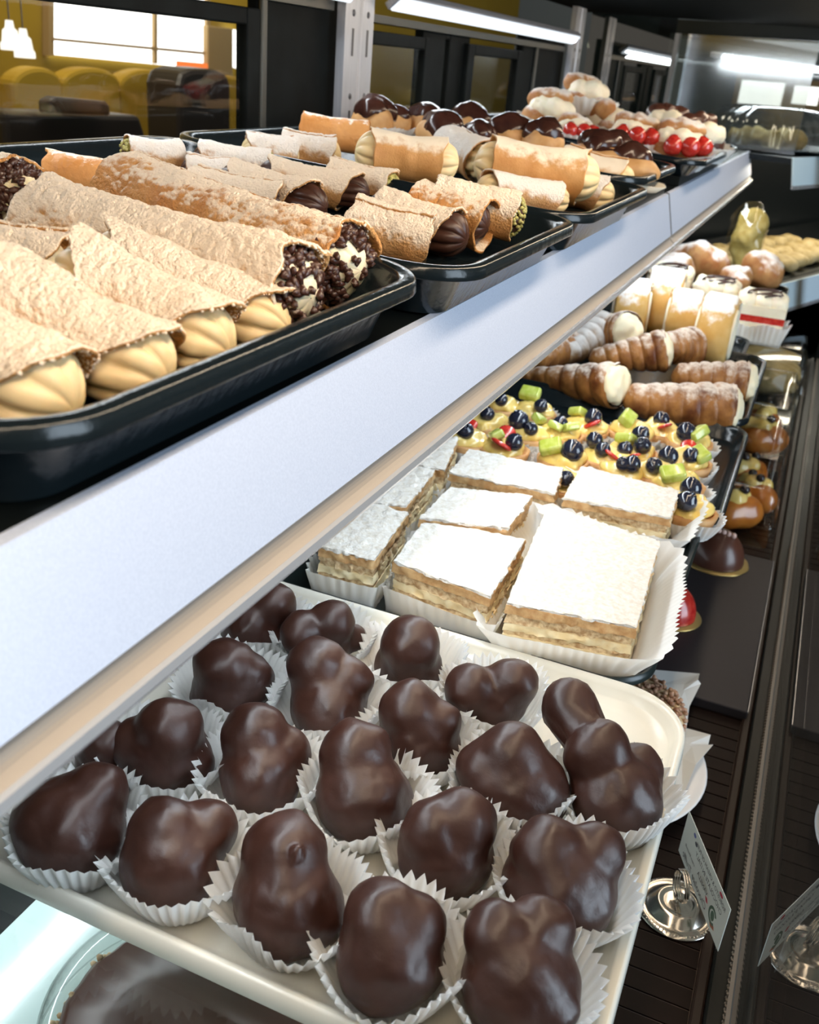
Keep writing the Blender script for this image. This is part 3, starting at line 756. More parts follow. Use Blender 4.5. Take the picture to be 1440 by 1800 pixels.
# ------------------------------------------------------------------ glazed cream puffs, fourth tray
def glazed_puff(label, u, v, Y, s, seed):
    p = on_y(u, v, Y)
    lift = max(p.z - upz(p.x) - 0.95 * s, TF + RZ)
    root = thing('glazed_puff', label, 'cream puff', (p.x, p.y, upz(p.x, min(lift, TF + RZ + 0.012))), (0, AT, seed * 1.3), group='chocolate glazed puffs in the fourth tray')
    V, F = blob(4, (s, s * 0.86, s * 0.70), s * 0.10, 45, seed)
    V = V + np.array([0, 0, s * 0.70]); obj('bun', V, F, M['bun'], root)
    lob = [((0, 0, s * 1.0), s * 0.70), ((s * 0.40, s * 0.1, s * 1.12), s * 0.46), ((-s * 0.42, 0.1 * s, s * 1.08), s * 0.50), ((0.05 * s, -s * 0.42, s * 1.0), s * 0.50)]
    V, F = lobes_surface(lob, s * 0.06, 4, s * 0.06, seed, None, 70)
    V = V.copy(); V[:, 2] = np.maximum(V[:, 2], s * (0.86 + 0.26 * vnoise(V * [1, 1, 0], 60, seed)))
    obj('glaze', V, F, M['choc_dark'], root)
    V, F = cup_mesh(s * 0.85, s * 1.2, s * 0.55, 26, seed, 0.05)
    obj('paper_cup', V, F, M['paper'], root)
    return root
def cup_mesh(r0, r1, h, n, seed, wob=0.06, amp=None):
    rng = np.random.RandomState(seed)
    amp = amp or r1 * 0.055
    nn = n * 4; rows = 6
    A = np.linspace(0, 2 * math.pi, nn, endpoint=False)
    tri = 2 * np.abs(((A * n / (2 * math.pi)) % 1) - 0.5) * 2 - 1
    low = sum(rng.uniform(-1, 1) * np.cos(k * A + rng.uniform(0, 6)) for k in (2, 3, 4)) * wob
    hl = 1 + 0.10 * sum(rng.uniform(-1, 1) * np.cos(k * A + rng.uniform(0, 6)) for k in (2, 3, 5))
    V = []
    V.append((0, 0, 0.0004))
    for i in range(rows):
        t = i / (rows - 1)
        r = (r0 + (r1 - r0) * t ** 0.8) * (1 + low * t) + amp * tri * (0.15 + 0.85 * t)
        zz = 0.0004 + h * t * (1 + (hl - 1) * t) + (0.04 * h * tri if i == rows - 1 else 0)
        for k in range(nn): V.append((r[k] * math.cos(A[k]), r[k] * math.sin(A[k]), zz[k] if hasattr(zz, '__len__') else zz))
    F = [tuple(1 + i for i in f) for f in grid(rows, nn, False, True)]
    F += [(0, 1 + (k + 1) % nn, 1 + k) for k in range(nn)]
    return V, F
PU = [(655, 212, 1.17, .034, 'leftmost glazed puff, in front of the double aluminium upright'),
      (692, 216, 1.26, .026, 'small glazed puff just right of the leftmost one'),
      (748, 216, 1.30, .030, 'tall glazed puff at the back right of the upright'),
      (775, 232, 1.17, .032, 'wide glazed puff in front of the tall one, above the smooth cannolo'),
      (825, 212, 1.34, .032, 'glazed puff at the back before the dark door panel'),
      (842, 242, 1.17, .028, 'round dark glazed puff behind the peeking cannolo'),
      (895, 236, 1.22, .033, 'glazed puff with an orange side behind the largest cannolo'),
      (958, 240, 1.22, .032, 'glazed puff beside the first strawberries'),
      (1050, 262, 1.24, .032, 'caramel-coloured glazed puff behind the front éclair'),
      (1082, 256, 1.36, .027, 'small glazed puff next to the red filling')]
for i, (u, v, Y, s, lb) in enumerate(PU): glazed_puff(lb, u, v, Y, s, 50 + i)
for y0, y1 in ((1.125, 1.39), (1.515, 2.0)):
    V = [(x, y, upz(x, dz)) for dz in (0.0, RZ - 0.0005) for x, y in ((-0.57, y0), (-0.205, y0), (-0.205, y1), (-0.57, y1))]
    o = obj('riser', V, [(0, 3, 2, 1), (4, 5, 6, 7), (0, 1, 5, 4), (1, 2, 6, 5), (2, 3, 7, 6), (3, 0, 4, 7)], M['case_black'], smooth=False)
    props(o, 'low black riser under the %s tray' % ('fourth' if y0 < 1.3 else 'farthest'), 'riser', 'risers on the far shelf')
# front eclair on its paper tray
p = on_y(1085, 280, 1.22)
ec = thing('glazed_eclair', 'long glazed éclair on a paper tray at the front of the fourth tray', 'éclair', (p.x, p.y, upz(p.x, TF + RZ)), (0, AT, math.radians(12)))
V, F = blob(4, (0.052, 0.026, 0.018), 0.003, 40, 77); obj('bun', V + np.array([0, 0, 0.020]), F, M['bun'], ec)
V, F = lobes_surface([((0.004, 0, 0.033), 0.012), ((0.026, 0, 0.033), 0.013), ((-0.020, 0, 0.031), 0.010), ((0.014, 0.004, 0.041), 0.011)], 0.004, 4, 0.001, 78)
obj('glaze', V, F, M['choc_dark'], ec)
V, F = loft_rrect(0.062, 0.042, 0.03, [(0.012, 0.0), (0.010, 0.0005), (0, 0.008), (0.001, 0.0085), (0.011, 0.002), (0.014, 0.0015)], 8); obj('paper_tray', V, F, M['paper_warm'], ec)

# ------------------------------------------------------------------ strawberry cream pastries, farthest tray
def cream_bun(label, u, v, Y, s, seed, top='pastry_dust', berry=True, rotz=0.0, cream='whipped', stack=0.0):
    p = on_y(u, v, Y)
    root = thing('cream_bun', label, 'pastry', (p.x, p.y, upz(p.x, TF + RZ + stack)), (0.12 * math.sin(seed), AT, rotz), group='cream pastries in the farthest tray')
    V, F = lobes_surface([((0, 0, s * .42), s * .42), ((s * .5, .1 * s, s * .42), s * .42), ((-s * .5, -.1 * s, s * .42), s * .42)], s * .06, 4, s * .07, seed); obj('lower_bun', V, F, M[top], root)
    V, F = lobes_surface([((-s * .4, -s * .1, s * .78), s * .33), ((s * .05, -s * .3, s * .80), s * .36), ((s * .5, -s * .1, s * .78), s * .30), ((0, s * .3, s * .7), s * .36)], s * .05, 4, s * .05, seed, None, 120)
    obj('cream', V, F, M[cream], root)
    V, F = lobes_surface([((0, 0, 0), s * .36), ((s * .42, .05 * s, 0), s * .33), ((-s * .42, 0, 0), s * .33)], s * .06, 4, s * .08, seed + 3, None, 60)
    obj('upper_bun', V, F, M[top], root, (-s * 0.05, s * 0.30, s * 1.02), (-0.45, 0.1 * math.cos(seed), 0.2))
    if berry:
        V, F = lathe([(0.0001, -0.5), (0.25, -0.42), (0.42, -0.1), (0.45, 0.15), (0.32, 0.36), (0.0001, 0.42)], 14)
        for k, (dx, dy, dz) in enumerate(((0.35, -0.55, 0.72), (0.72, -0.28, 0.74), (-0.15, -0.62, 0.70))):
            obj('strawberry', np.array(V) * s * 0.66, F, M['strawberry'], root, (dx * s, dy * s, dz * s), (1.4 + k, 0.3 * k, k * 1.1))
    V, F = cup_mesh(s * 0.80, s * 1.08, s * 0.50, 26, seed); obj('paper_cup', V, F, M['paper'], root)
    return root
cream_bun('cream bun piled at the back left of the farthest tray', 965, 200, 1.62, 0.050, 91, berry=False, rotz=0.4, stack=0.012)
cream_bun('topmost cream bun of the pile with a dark chocolate edge', 1030, 172, 1.72, 0.050, 92, berry=False, rotz=0.8, stack=0.042)
cream_bun('strawberry bun at the left of the farthest tray beside the puffs', 1010, 222, 1.56, 0.040, 93, rotz=0.2)
cream_bun('strawberry bun with big cream rosettes in the middle of the farthest tray', 1115, 218, 1.62, 0.048, 94, rotz=-0.2)
cream_bun('dusted bun behind the strawberry ones', 1065, 205, 1.70, 0.050, 95, berry=False, rotz=2.0, stack=0.008)
cream_bun('front strawberry bun in a white paper cup at the right of the farthest tray', 1195, 240, 1.62, 0.050, 96, rotz=0.1)
cream_bun('chocolate-topped cream bun at the far right of the farthest tray', 1232, 225, 1.82, 0.055, 97, top='choc_milk', berry=False, rotz=0.7)
cream_bun('chocolate-topped cream bun behind the strawberry rosettes', 1175, 208, 1.85, 0.052, 98, top='choc_milk', berry=False, rotz=0.3, stack=0.01)

# ------------------------------------------------------------------ ivory platter with chocolate puffs
def zfix(zz): return lambda x: CZ + zz
tray('ivory_platter', 'ivory rectangular platter of chocolate puffs on the glass shelf', -0.62, -0.001, 0.272, 0.612, zfix(ZM), 0.018, 'platter', r=0.05, flare=0.014, lipw=0.006, drop=0.012)
PF = [  # every puff: balls as (u, v, radius in px, height above the shelf); the first is its base
 ('nearest row, leftmost', [(128,1455,92,.032),(165,1398,60,.046),(88,1440,62,.034)]),
 ('nearest row, second from the left', [(306,1512,84,.032),(290,1462,62,.046),(366,1458,56,.040)]),
 ('nearest row, third, with a small pointed tip', [(508,1585,95,.032),(500,1500,76,.050),(522,1497,10,.068)]),
 ('nearest row, fourth', [(685,1680,92,.032),(672,1610,64,.050),(726,1626,58,.046)]),
 ('nearest row, rightmost, at the bottom edge', [(912,1725,100,.032),(872,1645,60,.050),(948,1632,60,.050),(960,1770,60,.03)]),
 ('second row, leftmost, half hidden by the price rail', [(178,1312,46,.032),(190,1300,36,.04)]),
 ('second row, round top with a tiny crack', [(285,1322,72,.032),(297,1282,58,.050),(236,1302,40,.040),(348,1345,30,.026)]),
 ('second row, with a small dimple on its side', [(455,1362,66,.030),(445,1290,58,.048),(498,1326,46,.036)]),
 ('second row, three-lobed in the middle of the platter', [(636,1402,78,.030),(624,1330,62,.048),(652,1306,34,.056),(684,1402,42,.028)]),
 ('second row, with a warm glint on the right', [(778,1500,80,.030),(812,1448,62,.048),(757,1462,56,.046)]),
 ('second row, rightmost, by the platter edge', [(990,1562,94,.030),(965,1502,66,.048),(1040,1502,56,.046)]),
 ('third row, leftmost, with a cracked cap', [(402,1208,64,.030),(395,1174,54,.046),(440,1196,44,.036),(458,1212,24,.026)]),
 ('third row, with a bare nut spot', [(575,1242,66,.030),(557,1172,52,.052),(612,1196,42,.046)]),
 ('third row, glossy two-lobed in front of the ridged one', [(735,1302,68,.030),(720,1252,56,.048),(774,1268,36,.046)]),
 ('third row, big and round', [(898,1382,86,.030),(898,1332,62,.048),(852,1352,50,.040)]),
 ('third row, rightmost, tallest three-lobed one', [(1082,1400,78,.030),(1050,1322,60,.052),(1002,1248,52,.062),(1120,1352,44,.036)]),
 ('farthest row, leftmost, cut by the price rail', [(442,1102,54,.030),(480,1066,40,.046)]),
 ('farthest row, with two caps', [(565,1128,54,.030),(585,1096,40,.048),(530,1112,38,.044),(622,1122,24,.030)]),
 ('farthest row, with a thin ridge down its front', [(720,1165,54,.030),(722,1136,52,.046)]),
 ('farthest row, rightmost, under the napoleons', [(866,1228,60,.030),(900,1198,45,.046),(826,1212,46,.040)]),
]
for i, (lb, balls) in enumerate(PF):
    L = []
    for (u, v, r, h) in balls:
        p = mid(u, v, h); dist = float(np.dot(RC[2], [p.x, p.y, p.z - CZ]))
        L.append((np.array([p.x, p.y, p.z]), r * dist / FPX))
    c = L[0][0].copy(); base = np.array([c[0], c[1], CZ + ZM + 0.0048])
    rb = L[0][1]
    lob = [(q - base, rr) for q, rr in L]
    rg_ = random.Random(i * 7 + 3)
    for q in range(3):
        w = rg_.uniform(0, 6.28); lob.append((np.array([math.cos(w) * rb * 0.34, 0.10 * rb + math.sin(w) * rb * 0.25, rb * 0.86]), rb * rg_.uniform(0.70, 0.84)))
    V, F = lobes_surface(lob, 0.0018, 5, 0.0019, 100 + i, 0.0012, 50)
    o = obj('chocolate_puff', V, F, M['choc'], None, base)
    props(o, 'dark chocolate coated cream puff, ' + lb, 'cream puff', 'chocolate puffs on the ivory platter')
    V, F = cup_mesh(max(rb * 0.84, 0.022), max(rb * 1.34, 0.0395), 0.032, 40, 200 + i, 0.06)
    o = obj('paper_cup', V, F, M['paper'], None, base + np.array([0, 0.004, -0.0006]), (0, 0, i * 0.7))
    props(o, 'pleated cup of the chocolate puff, ' + lb, 'paper cup', 'paper cups on the ivory platter')
#--PART4--
# ------------------------------------------------------------------ napoleons
def quad_slab(Q, z0, z1, inset, amp, seed, top_amp=0.0, n=26, side_rows=3):
    """Q: four corners (near-left, near-right, far-right, far-left) as xy; irregular slab between z0 and z1"""
    Q = [np.array(q[:2], float) for q in Q]; c = sum(Q) / 4
    Q = [q + (c - q) / np.linalg.norm(c - q) * inset for q in Q]
    def pt(s, t): return (1 - s) * (1 - t) * Q[0] + s * (1 - t) * Q[1] + s * t * Q[2] + (1 - s) * t * Q[3]
    G = np.array([[[*pt(i / (n - 1), j / (n - 1)), 0] for j in range(n)] for i in range(n)]).reshape(-1, 3)
    T = G.copy(); T[:, 2] = z1 + top_amp * fbm(G + seed, 160, seed, 3)
    V = [tuple(v) for v in T]; F = grid(n, n)
    ring = [i * n for i in range(n)] + [(n - 1) * n + j for j in range(1, n)] + [i * n + n - 1 for i in range(n - 2, -1, -1)] + [j for j in range(n - 2, 0, -1)]
    m = len(ring); prev = ring
    for r in range(1, side_rows + 1):
        zz = z1 + (z0 - z1) * r / side_rows
        P = G[ring].copy(); P[:, 2] = zz
        d = P[:, :2] - c; d /= np.linalg.norm(d, axis=1)[:, None]
        P[:, :2] += d * (amp * fbm(P * [1, 1, 1.0] + seed, 230, seed, 2))[:, None]
        cur = list(range(len(V), len(V) + m)); V += [tuple(p) for p in P]
        F += [(prev[k], cur[k], cur[(k + 1) % m], prev[(k + 1) % m]) for k in range(m)]
        prev = cur
    F.append(tuple(prev))
    return V, F
def quad_case(Q, grow0, grow1, h, pleat, seed, amp=0.0016):
    Q = [np.array(q[:2], float) for q in Q]; c = sum(Q) / 4; rng = np.random.RandomState(seed)
    per = []; 
    for k in range(4):
        a, b = Q[k], Q[(k + 1) % 4]; nn = max(8, int(np.linalg.norm(b - a) / pleat) * 4)
        e = (b - a) / np.linalg.norm(b - a); nrm = np.array([e[1], -e[0]])
        if nrm @ ((a + b) / 2 - c) < 0: nrm = -nrm
        for i in range(nn): per.append((a + (b - a) * i / nn, nrm))
    m = len(per); V = []
    N = np.array([p[1] for p in per]); B = np.array([p[0] for p in per])
    ker = 9; NS = sum(np.roll(N, k, 0) for k in range(-ker, ker + 1)); NS /= np.linalg.norm(NS, axis=1)[:, None]
    tri = np.array([1, 0, -1, 0] * (m // 4 + 1))[:m]
    low = sum(rng.uniform(-1, 1) * np.cos(k * np.linspace(0, 2 * math.pi, m) + rng.uniform(0, 6)) for k in (2, 3, 5, 7))
    rows = 6
    for r in range(rows):
        t = r / (rows - 1)
        P = B + NS * (grow0 + (grow1 - grow0) * t ** 1.3 + 0.0035 * low * t + amp * tri * (0.2 + 0.8 * t))[:, None]
        zz = h * t * (1 + 0.10 * low * t) + (0.0012 * tri if r == rows - 1 else 0)
        for k in range(m): V.append((P[k][0], P[k][1], float(zz[k]) + 0.0005))
    F = grid(rows, m, False, True); F.append(tuple(range(m)))
    return V, F
tray('napoleon_tray', 'dark green oblong tray under the sugared napoleons', -0.50, -0.036, 0.614, 0.985, zfix(ZM), 0.014, 'green_black', r=0.04, flare=0.010, lipw=0.005, drop=0.006)
NH = 0.047
NP = [('large napoleon in the near right corner, next to the scalloped paper', [(888,1068),(1118,1112),(1160,958),(962,893)]),
      ('middle napoleon of the near row', [(689,994),(862,1057),(925,953),(743,923)]),
      ('napoleon tucked right behind the middle one of the near row', [(735,918),(893,938),(937,878),(790,863)]),
      ('middle napoleon of the far row, before the fruit tarts', [(788,836),(976,875),(991,830),(823,794)]),
      ('napoleon in the far right corner, before the fruit tarts', [(988,881),(1179,917),(1194,869),(1021,824)]),
      ('near-row napoleon half under the price rail', [(558,968),(659,992),(719,907),(610,880)]),
      ('second-row napoleon half under the price rail', [(630,890),(714,897),(766,832),(690,818)]),
      ('far-row napoleon half under the price rail', [(720,822),(782,833),(806,775),(745,760)])]
for i, (lb, px) in enumerate(NP):
    Q = [np.array(mid(u, v, NH))[:3] for u, v in px]
    c = sum(Q) / 4; base = Vector((c[0], c[1], CZ + ZM + 0.0036 + (0.0006 if i == 2 else 0)))
    L = [q - np.array(base) for q in Q]
    root = thing('napoleon_slice', 'icing-sugar napoleon, ' + lb.replace('napoleon ', '').replace('napoleon', 'piece') if False else 'sugar-dusted ' + lb, 'napoleon', base, group='napoleons on the dark green tray')
    for nm, z0, z1, ins, amp, m, ta in (('bottom_pastry', 0.001, 0.008, 0.003, 0.0020, 'puff', 0), ('cream_layer', 0.008, 0.019, 0.001, 0.0028, 'vanilla', 0),
                                        ('middle_pastry', 0.019, 0.023, 0.003, 0.0025, 'crumb', 0), ('cream_layer', 0.023, 0.030, 0.002, 0.0028, 'vanilla', 0),
                                        ('crumb_layer', 0.030, 0.038, 0.0025, 0.0030, 'crumb', 0), ('top_pastry', 0.038, 0.0455, 0.0006, 0.0026, 'puff', 0), ('icing_sugar', 0.0452, 0.0475, 0.0012, 0.0022, 'sugar_top', 0.0011)):
        V, F = quad_slab(L, z0, z1, ins, amp, 300 + i * 9 + int(z0 * 1000), ta, 40 if nm == 'icing_sugar' else 26)
        obj(nm, V, F, M[m], root)
    for ch in root.children:
        md = ch.modifiers.new('edge', 'EDGE_SPLIT'); md.split_angle = math.radians(55)
    if i in (0, 1, 3, 4, 5, 6):
        V, F = quad_case(L, 0.002, 0.027 if i in (0, 4) else 0.008, 0.036 if i in (0, 4) else 0.026, 0.0075, 340 + i)
        o = obj('paper_case', V, F, M['paper'], None, base + Vector((0, 0, -0.0004)))
        props(o, 'paper case of the ' + lb, 'paper case', 'paper cases under the napoleons')

# ------------------------------------------------------------------ fruit tarts
tray('tart_tray', 'black oblong tray of mini fruit tarts in paper cups', -0.46, -0.020, 0.925, 1.262, zfix(ZM), 0.022, 'black', r=0.035, flare=0.012, lipw=0.006, drop=0.006)
def tpx(cx, cy): return 780 + cx / 2.667, 680 + cy / 2.667
TARTS = [(420,112,'at the back left with one blueberry and a kiwi cube'),(205,165,'at the back beside the price rail with one blueberry'),(112,245,'nearest the price rail with a berry and a red slice'),
         (395,218,'with two touching blueberries behind the far napoleons'),(285,285,'with a strawberry slice right behind the far napoleon'),(665,190,'at the back middle with two kiwi cubes'),
         (560,335,'with the largest blueberry between the two far napoleons'),(880,205,'at the back under the cream horn'),(890,300,'with kiwi and three blueberries'),(850,385,'with a pair of dull blueberries behind the right napoleon'),
         (1150,250,'in the far right corner of its tray'),(1140,345,'at the right edge with two blueberries side by side'),(1100,450,'at the right edge with a large kiwi wedge'),(1150,570,'nearest the front corner with one big blueberry'),(560,450,'hidden behind the gap of the far napoleons'),(760,330,'between the largest blueberry and the paired ones'),(985,395,'behind the far right napoleon, left of the kiwi wedge'),(1010,200,'at the back between two kiwi cubes'),(545,215,'at the back left of the two kiwi cubes'),(275,85,'in the back corner beside the price rail')]
BB = [(455,95,30),(205,135,32),(100,215,38),(350,175,45),(412,208,30),(700,155,38),(675,245,36),(330,268,38),(600,315,48),(940,215,38),(875,300,33),(945,298,38),(885,375,38),(830,385,33),(1120,238,42),(1083,330,42),(1163,340,35),(1155,475,45),(1130,555,45),(575,440,35),(268,70,28),(745,300,34),(985,375,36),(1020,160,34),(545,180,34)]
KW = [(395,45,40),(450,165,32),(625,135,33),(605,210,32),(245,245,38),(480,305,45),(860,170,42),(850,262,38),(1208,262,42),(1240,360,42),(1060,435,48),(1005,420,30),(520,200,30)]
SB = [(315,220,35),(255,300,45),(685,195,36),(135,195,25),(785,335,34),(1030,215,30),(1150,298,30),(1110,410,26),(900,330,24)]
roots = []; TH = 0.024
tart_c = []
for i, (cx, cy, lb) in enumerate(TARTS):
    p = mid(*tpx(cx, cy), 0.030)
    tart_c.append(p)
xs_ = []
for i, (cx, cy, lb) in enumerate(TARTS):
    p = tart_c[i]; base = Vector((p.x, p.y, CZ + ZM + 0.0045))
    root = thing('fruit_tart', 'mini fruit tart ' + lb, 'fruit tart', base, group='fruit tarts on the black tray')
    roots.append((root, base))
    R_ = 0.0290
    V, F = cup_mesh(R_ * 0.92, R_ * 1.24, 0.021, 30, 400 + i, 0.05); obj('paper_cup', V, F, M['paper'], root)
    V, F = lathe([(0.0001, 0.001), (R_ * 0.80, 0.001), (R_ * 0.98, 0.018), (R_ * 1.02, 0.024), (R_ * 0.92, 0.026), (R_ * 0.86, 0.022), (0.0001, 0.020)], 36, lambda r, zz, a: r * (1 + 0.02 * math.sin(9 * a + i)))
    obj('crust', V, F, M['tart_shell'], root)
    V, F = blob(4, (R_ * 0.88, R_ * 0.88, 0.012), 0.0045, 75, 420 + i); obj('custard', V + np.array([0, 0, 0.025]), F, M['tart_custard'], root)
def nearest(p):
    k = min(range(len(roots)), key=lambda j: (roots[j][1].x - p.x) ** 2 + (roots[j][1].y - p.y) ** 2)
    root, b = roots[k]; d = Vector((p.x - b.x, p.y - b.y, 0))
    if d.length > 0.019: d *= 0.019 / d.length
    return root, d
bv_, bf_ = lathe([(0.0001, -1), (0.5, -0.86), (0.88, -0.45), (1.0, 0.0), (0.9, 0.45), (0.62, 0.78), (0.40, 0.90), (0.36, 1.0), (0.28, 1.0), (0.26, 0.86), (0.0001, 0.80)], 20)
berry_me = mesh('blueberry', np.array(bv_), bf_, M['blueberry'])
for i, (cx, cy, r) in enumerate(BB):
    p = mid(*tpx(cx, cy), 0.042); root, d = nearest(p)
    dist = float(np.dot(RC[2], [p.x, p.y, p.z - CZ])); rr = r / 2.667 * dist / FPX * 1.15
    o = link('blueberry', berry_me, root, d + Vector((0, 0, 0.032 + rr * 0.7)), (0.5 * math.sin(i * 3.1), 0.6 * math.cos(i * 1.7), i)); o.scale = (rr, rr, rr)
for i, (cx, cy, r) in enumerate(KW):
    p = mid(*tpx(cx, cy), 0.040); root, d = nearest(p)
    dist = float(np.dot(RC[2], [p.x, p.y, p.z - CZ])); rr = r / 2.667 * dist / FPX * 1.2
    V, F = loft_rrect(rr, rr * 0.7, rr * 0.25, [(rr * 0.15, -rr * 0.5), (0, -rr * 0.3), (0, rr * 0.3), (rr * 0.15, rr * 0.5)], 3)
    bevel(obj('kiwi_cube', V, F, M['kiwi'], root, d + Vector((0, 0, 0.034 + rr * 0.6)), (0.5, 0.4 * math.sin(i), i * 1.3)), 0.0008)
for i, (cx, cy, r) in enumerate(SB):
    p = mid(*tpx(cx, cy), 0.036); root, d = nearest(p)
    dist = float(np.dot(RC[2], [p.x, p.y, p.z - CZ])); rr = r / 2.667 * dist / FPX * 1.25
    V, F = lathe([(0.0001, -rr * .2), (rr * .8, -rr * .2), (rr, 0), (rr * .8, rr * .2), (0.0001, rr * .2)], 18, lambda q, zz, a: q * (1 - 0.25 * math.cos(a)))
    obj('strawberry_slice', V, F, M['strawberry'], root, d + Vector((0, 0, 0.036)), (0.5, 0.3, i * 2.0))

# ------------------------------------------------------------------ cream horns
tray('horn_tray', 'black oblong tray of cream horns behind the fruit tarts', -0.46, -0.026, 1.262, 1.640, zfix(ZM), 0.026, 'black', r=0.035, flare=0.012, lipw=0.007, drop=0.008)
def horn(label, p0, p1, r0, r1, m, seed, cream=True):
    a, b = mid(*p0), mid(*p1); ax = b - a; L = ax.length; ax.normalize()
    side = Vector((0, 0, 1)).cross(ax).normalized(); upv = ax.cross(side)
    mtx = Matrix((ax, side, upv)).transposed().to_4x4(); mtx.translation = a
    root = thing('cream_horn', label, 'cream horn', group='cream horns on the black tray'); root.matrix_world = mtx
    nu, nv = 90, 56
    T = np.linspace(0, 1, nu)[:, None] * np.ones((1, nv)); A = np.ones((nu, 1)) * np.linspace(0, 2 * math.pi, nv, endpoint=False)[None]
    rad = r0 + (r1 - r0) * T ** 0.85
    turns = 6.5
    ph = (T * turns - A / (2 * math.pi)) % 1.0
    rad = rad * (0.90 + 0.13 * np.sqrt(np.maximum(0, 1 - (2 * ph - 1) ** 2)))
    rad = rad * np.where(T > 0.985, 0.93, 1) * np.clip(T * 14, 0.02, 1) ** 0.5
    P = np.stack([T * L, rad * np.cos(A), rad * np.sin(A)], 2).reshape(-1, 3)
    P += np.stack([0 * A, np.cos(A), np.sin(A)], 2).reshape(-1, 3) * (0.0011 * fbm(P + seed, 90, seed, 3))[:, None]
    obj('pastry', P, grid(nu, nv, False, True), M[m], root)
    V, F = blob(4, (r1 * 0.42, r1 * 0.86, r1 * 0.86), r1 * 0.10, 70, seed + 1)
    obj('cream', V + np.array([L * 0.985, 0, 0]), F, M['ricotta'], root)
    return root
horn('cream horn lying at the front left with its cream end to the right', (905, 660, .014), (1086, 678, .048), 0.0080, 0.0318, 'horn', 1)
horn('cream horn stacked behind, rising to a ragged cream end', (1035, 632, .034), (1170, 616, .060), 0.0126, 0.0324, 'horn', 2)
horn('large cream horn at the front right of its tray', (1095, 700, .030), (1285, 722, .030), 0.0184, 0.0372, 'horn', 3)
horn('cream horn behind the large front right one', (1180, 660, .030), (1312, 678, .032), 0.0161, 0.0360, 'horn', 4)
horn('grey sugared cream horn beside the price rail', (985, 625, .030), (1066, 580, .056), 0.0161, 0.0336, 'horn_white', 5)
horn('dark cream horn behind the grey sugared one', (1045, 585, .045), (1104, 586, .064), 0.0207, 0.0348, 'horn', 6)
horn('cream horn end peeking behind the ragged cream end', (1150, 612, .052), (1218, 610, .048), 0.0172, 0.0324, 'horn', 7)
horn('cream horn with its pale cream end against the price rail', (940, 632, .030), (1000, 606, .038), 0.0161, 0.0300, 'horn', 8)

# ------------------------------------------------------------------ roll slices, strawberry slices, dusted pastries
tray('roll_tray', 'black tray carrying the sugared roll slices', -0.44, -0.065, 1.655, 1.800, zfix(ZM), 0.016, 'black', r=0.03, flare=0.010, lipw=0.006, drop=0.006)
def roll_slice(label, u, v, w, r, yaw, seed):
    p = mid(u, v, r + 0.004)
    root = thing('roll_slice', label, 'cake slice', (p.x, p.y, CZ + ZM + 0.004), (0, 0, math.radians(yaw)), group='sugared roll slices')
    prof = [(0.0001, -w / 2), (r * 0.90, -w / 2), (r, -w / 2 + 0.005), (r, w / 2 - 0.005), (r * 0.90, w / 2), (0.0001, w / 2)]
    V, F = lathe(prof, 48)
    V = np.array([(c, a, b * 1.0 + r) for a, b, c in V]); V[:, 2] = np.maximum(V[:, 2], 0.002)
    V = V + (fbm(V + seed, 60, seed, 2) * 0.0012)[:, None]
    o = obj('sponge', V, F, M['sponge'], root)
    md = o.modifiers.new('edge', 'EDGE_SPLIT'); md.split_angle = math.radians(60)
    for sg in (-1, 1):
        pts = [(sg * (w / 2 + 0.0005), (0.012 + 0.030 * q) * (r / .05) * math.cos(q * 14), r + (0.012 + 0.030 * q) * (r / .05) * math.sin(q * 14)) for q in np.linspace(0, 1, 70)]
        MB().tube(pts, 0.004, 6).build('cream_swirl', M['whipped'], root, smooth=True)
    return root
roll_slice('sugared roll slice nearest the price rail', 1108, 545, 0.055, 0.055, 10, 1)
roll_slice('tall sugared roll slice second from the price rail', 1165, 530, 0.060, 0.060, 6, 2)
roll_slice('sugared roll slice in front of the tall one', 1202, 560, 0.052, 0.050, 4, 3)
roll_slice('rightmost sugared roll slice with a golden lower half', 1258, 580, 0.052, 0.058, 0, 4)
V, F = cup_mesh(0.03, 0.05, 0.05, 30, 5)
p = mid(1268, 600, 0.02)
tray('slice_tray', 'black tray carrying the strawberry cream slices', -0.40, -0.020, 1.805, 2.05, zfix(ZM), 0.020, 'black', r=0.03, flare=0.010, lipw=0.006, drop=0.006)
def berry_slice(label, u, v, w, d, h, seed):
    p = mid(u, v, h / 2)
    root = thing('berry_cake_slice', label, 'cake slice', (p.x, p.y, CZ + ZM + 0.0045), (0, 0, 0.05), group='strawberry cream slices')
    Q = [(-w / 2, -d / 2), (w / 2, -d / 2), (w / 2, d / 2), (-w / 2, d / 2)]
    for nm, a, b, m in (('sponge', 0, .30, 'sponge_face'), ('cream_layer', .30, .46, 'whipped'), ('jelly_layer', .46, .60, 'strawberry'), ('cream_layer', .60, .80, 'whipped')):
        V, F = quad_slab(Q, a * h, b * h, 0.001, 0.0012, seed, 0, 16); o = obj(nm, V, F, M[m], root)
        md = o.modifiers.new('edge', 'EDGE_SPLIT'); md.split_angle = math.radians(55)
    lob = [((x * w * .3, y * d * .28, h * .84), w * .22) for x in (-1, 0, 1) for y in (-1, 1)]
    for q, (c, r) in enumerate(lob):
        V, F = blob(3, (r, r, r * .8), r * .12, 80, seed + q); obj('cream_rosette', V + np.array(c), F, M['whipped'], root)
    for q in range(3):
        pts = [(w * .35 * math.sin(t * 9 + q * 2), -d * .42 + d * .84 * t, h * (.99 + .06 * math.sin(t * 11 + q))) for t in np.linspace(0, 1, 24)]
        MB().tube(pts, 0.0016, 6).build('chocolate_drizzle', M['choc_dark'], root, smooth=True)
    V, F = quad_case(Q, 0.001, 0.008, h * .42, 0.008, seed); obj('paper_case', V, F, M['paper'], root)
    return root
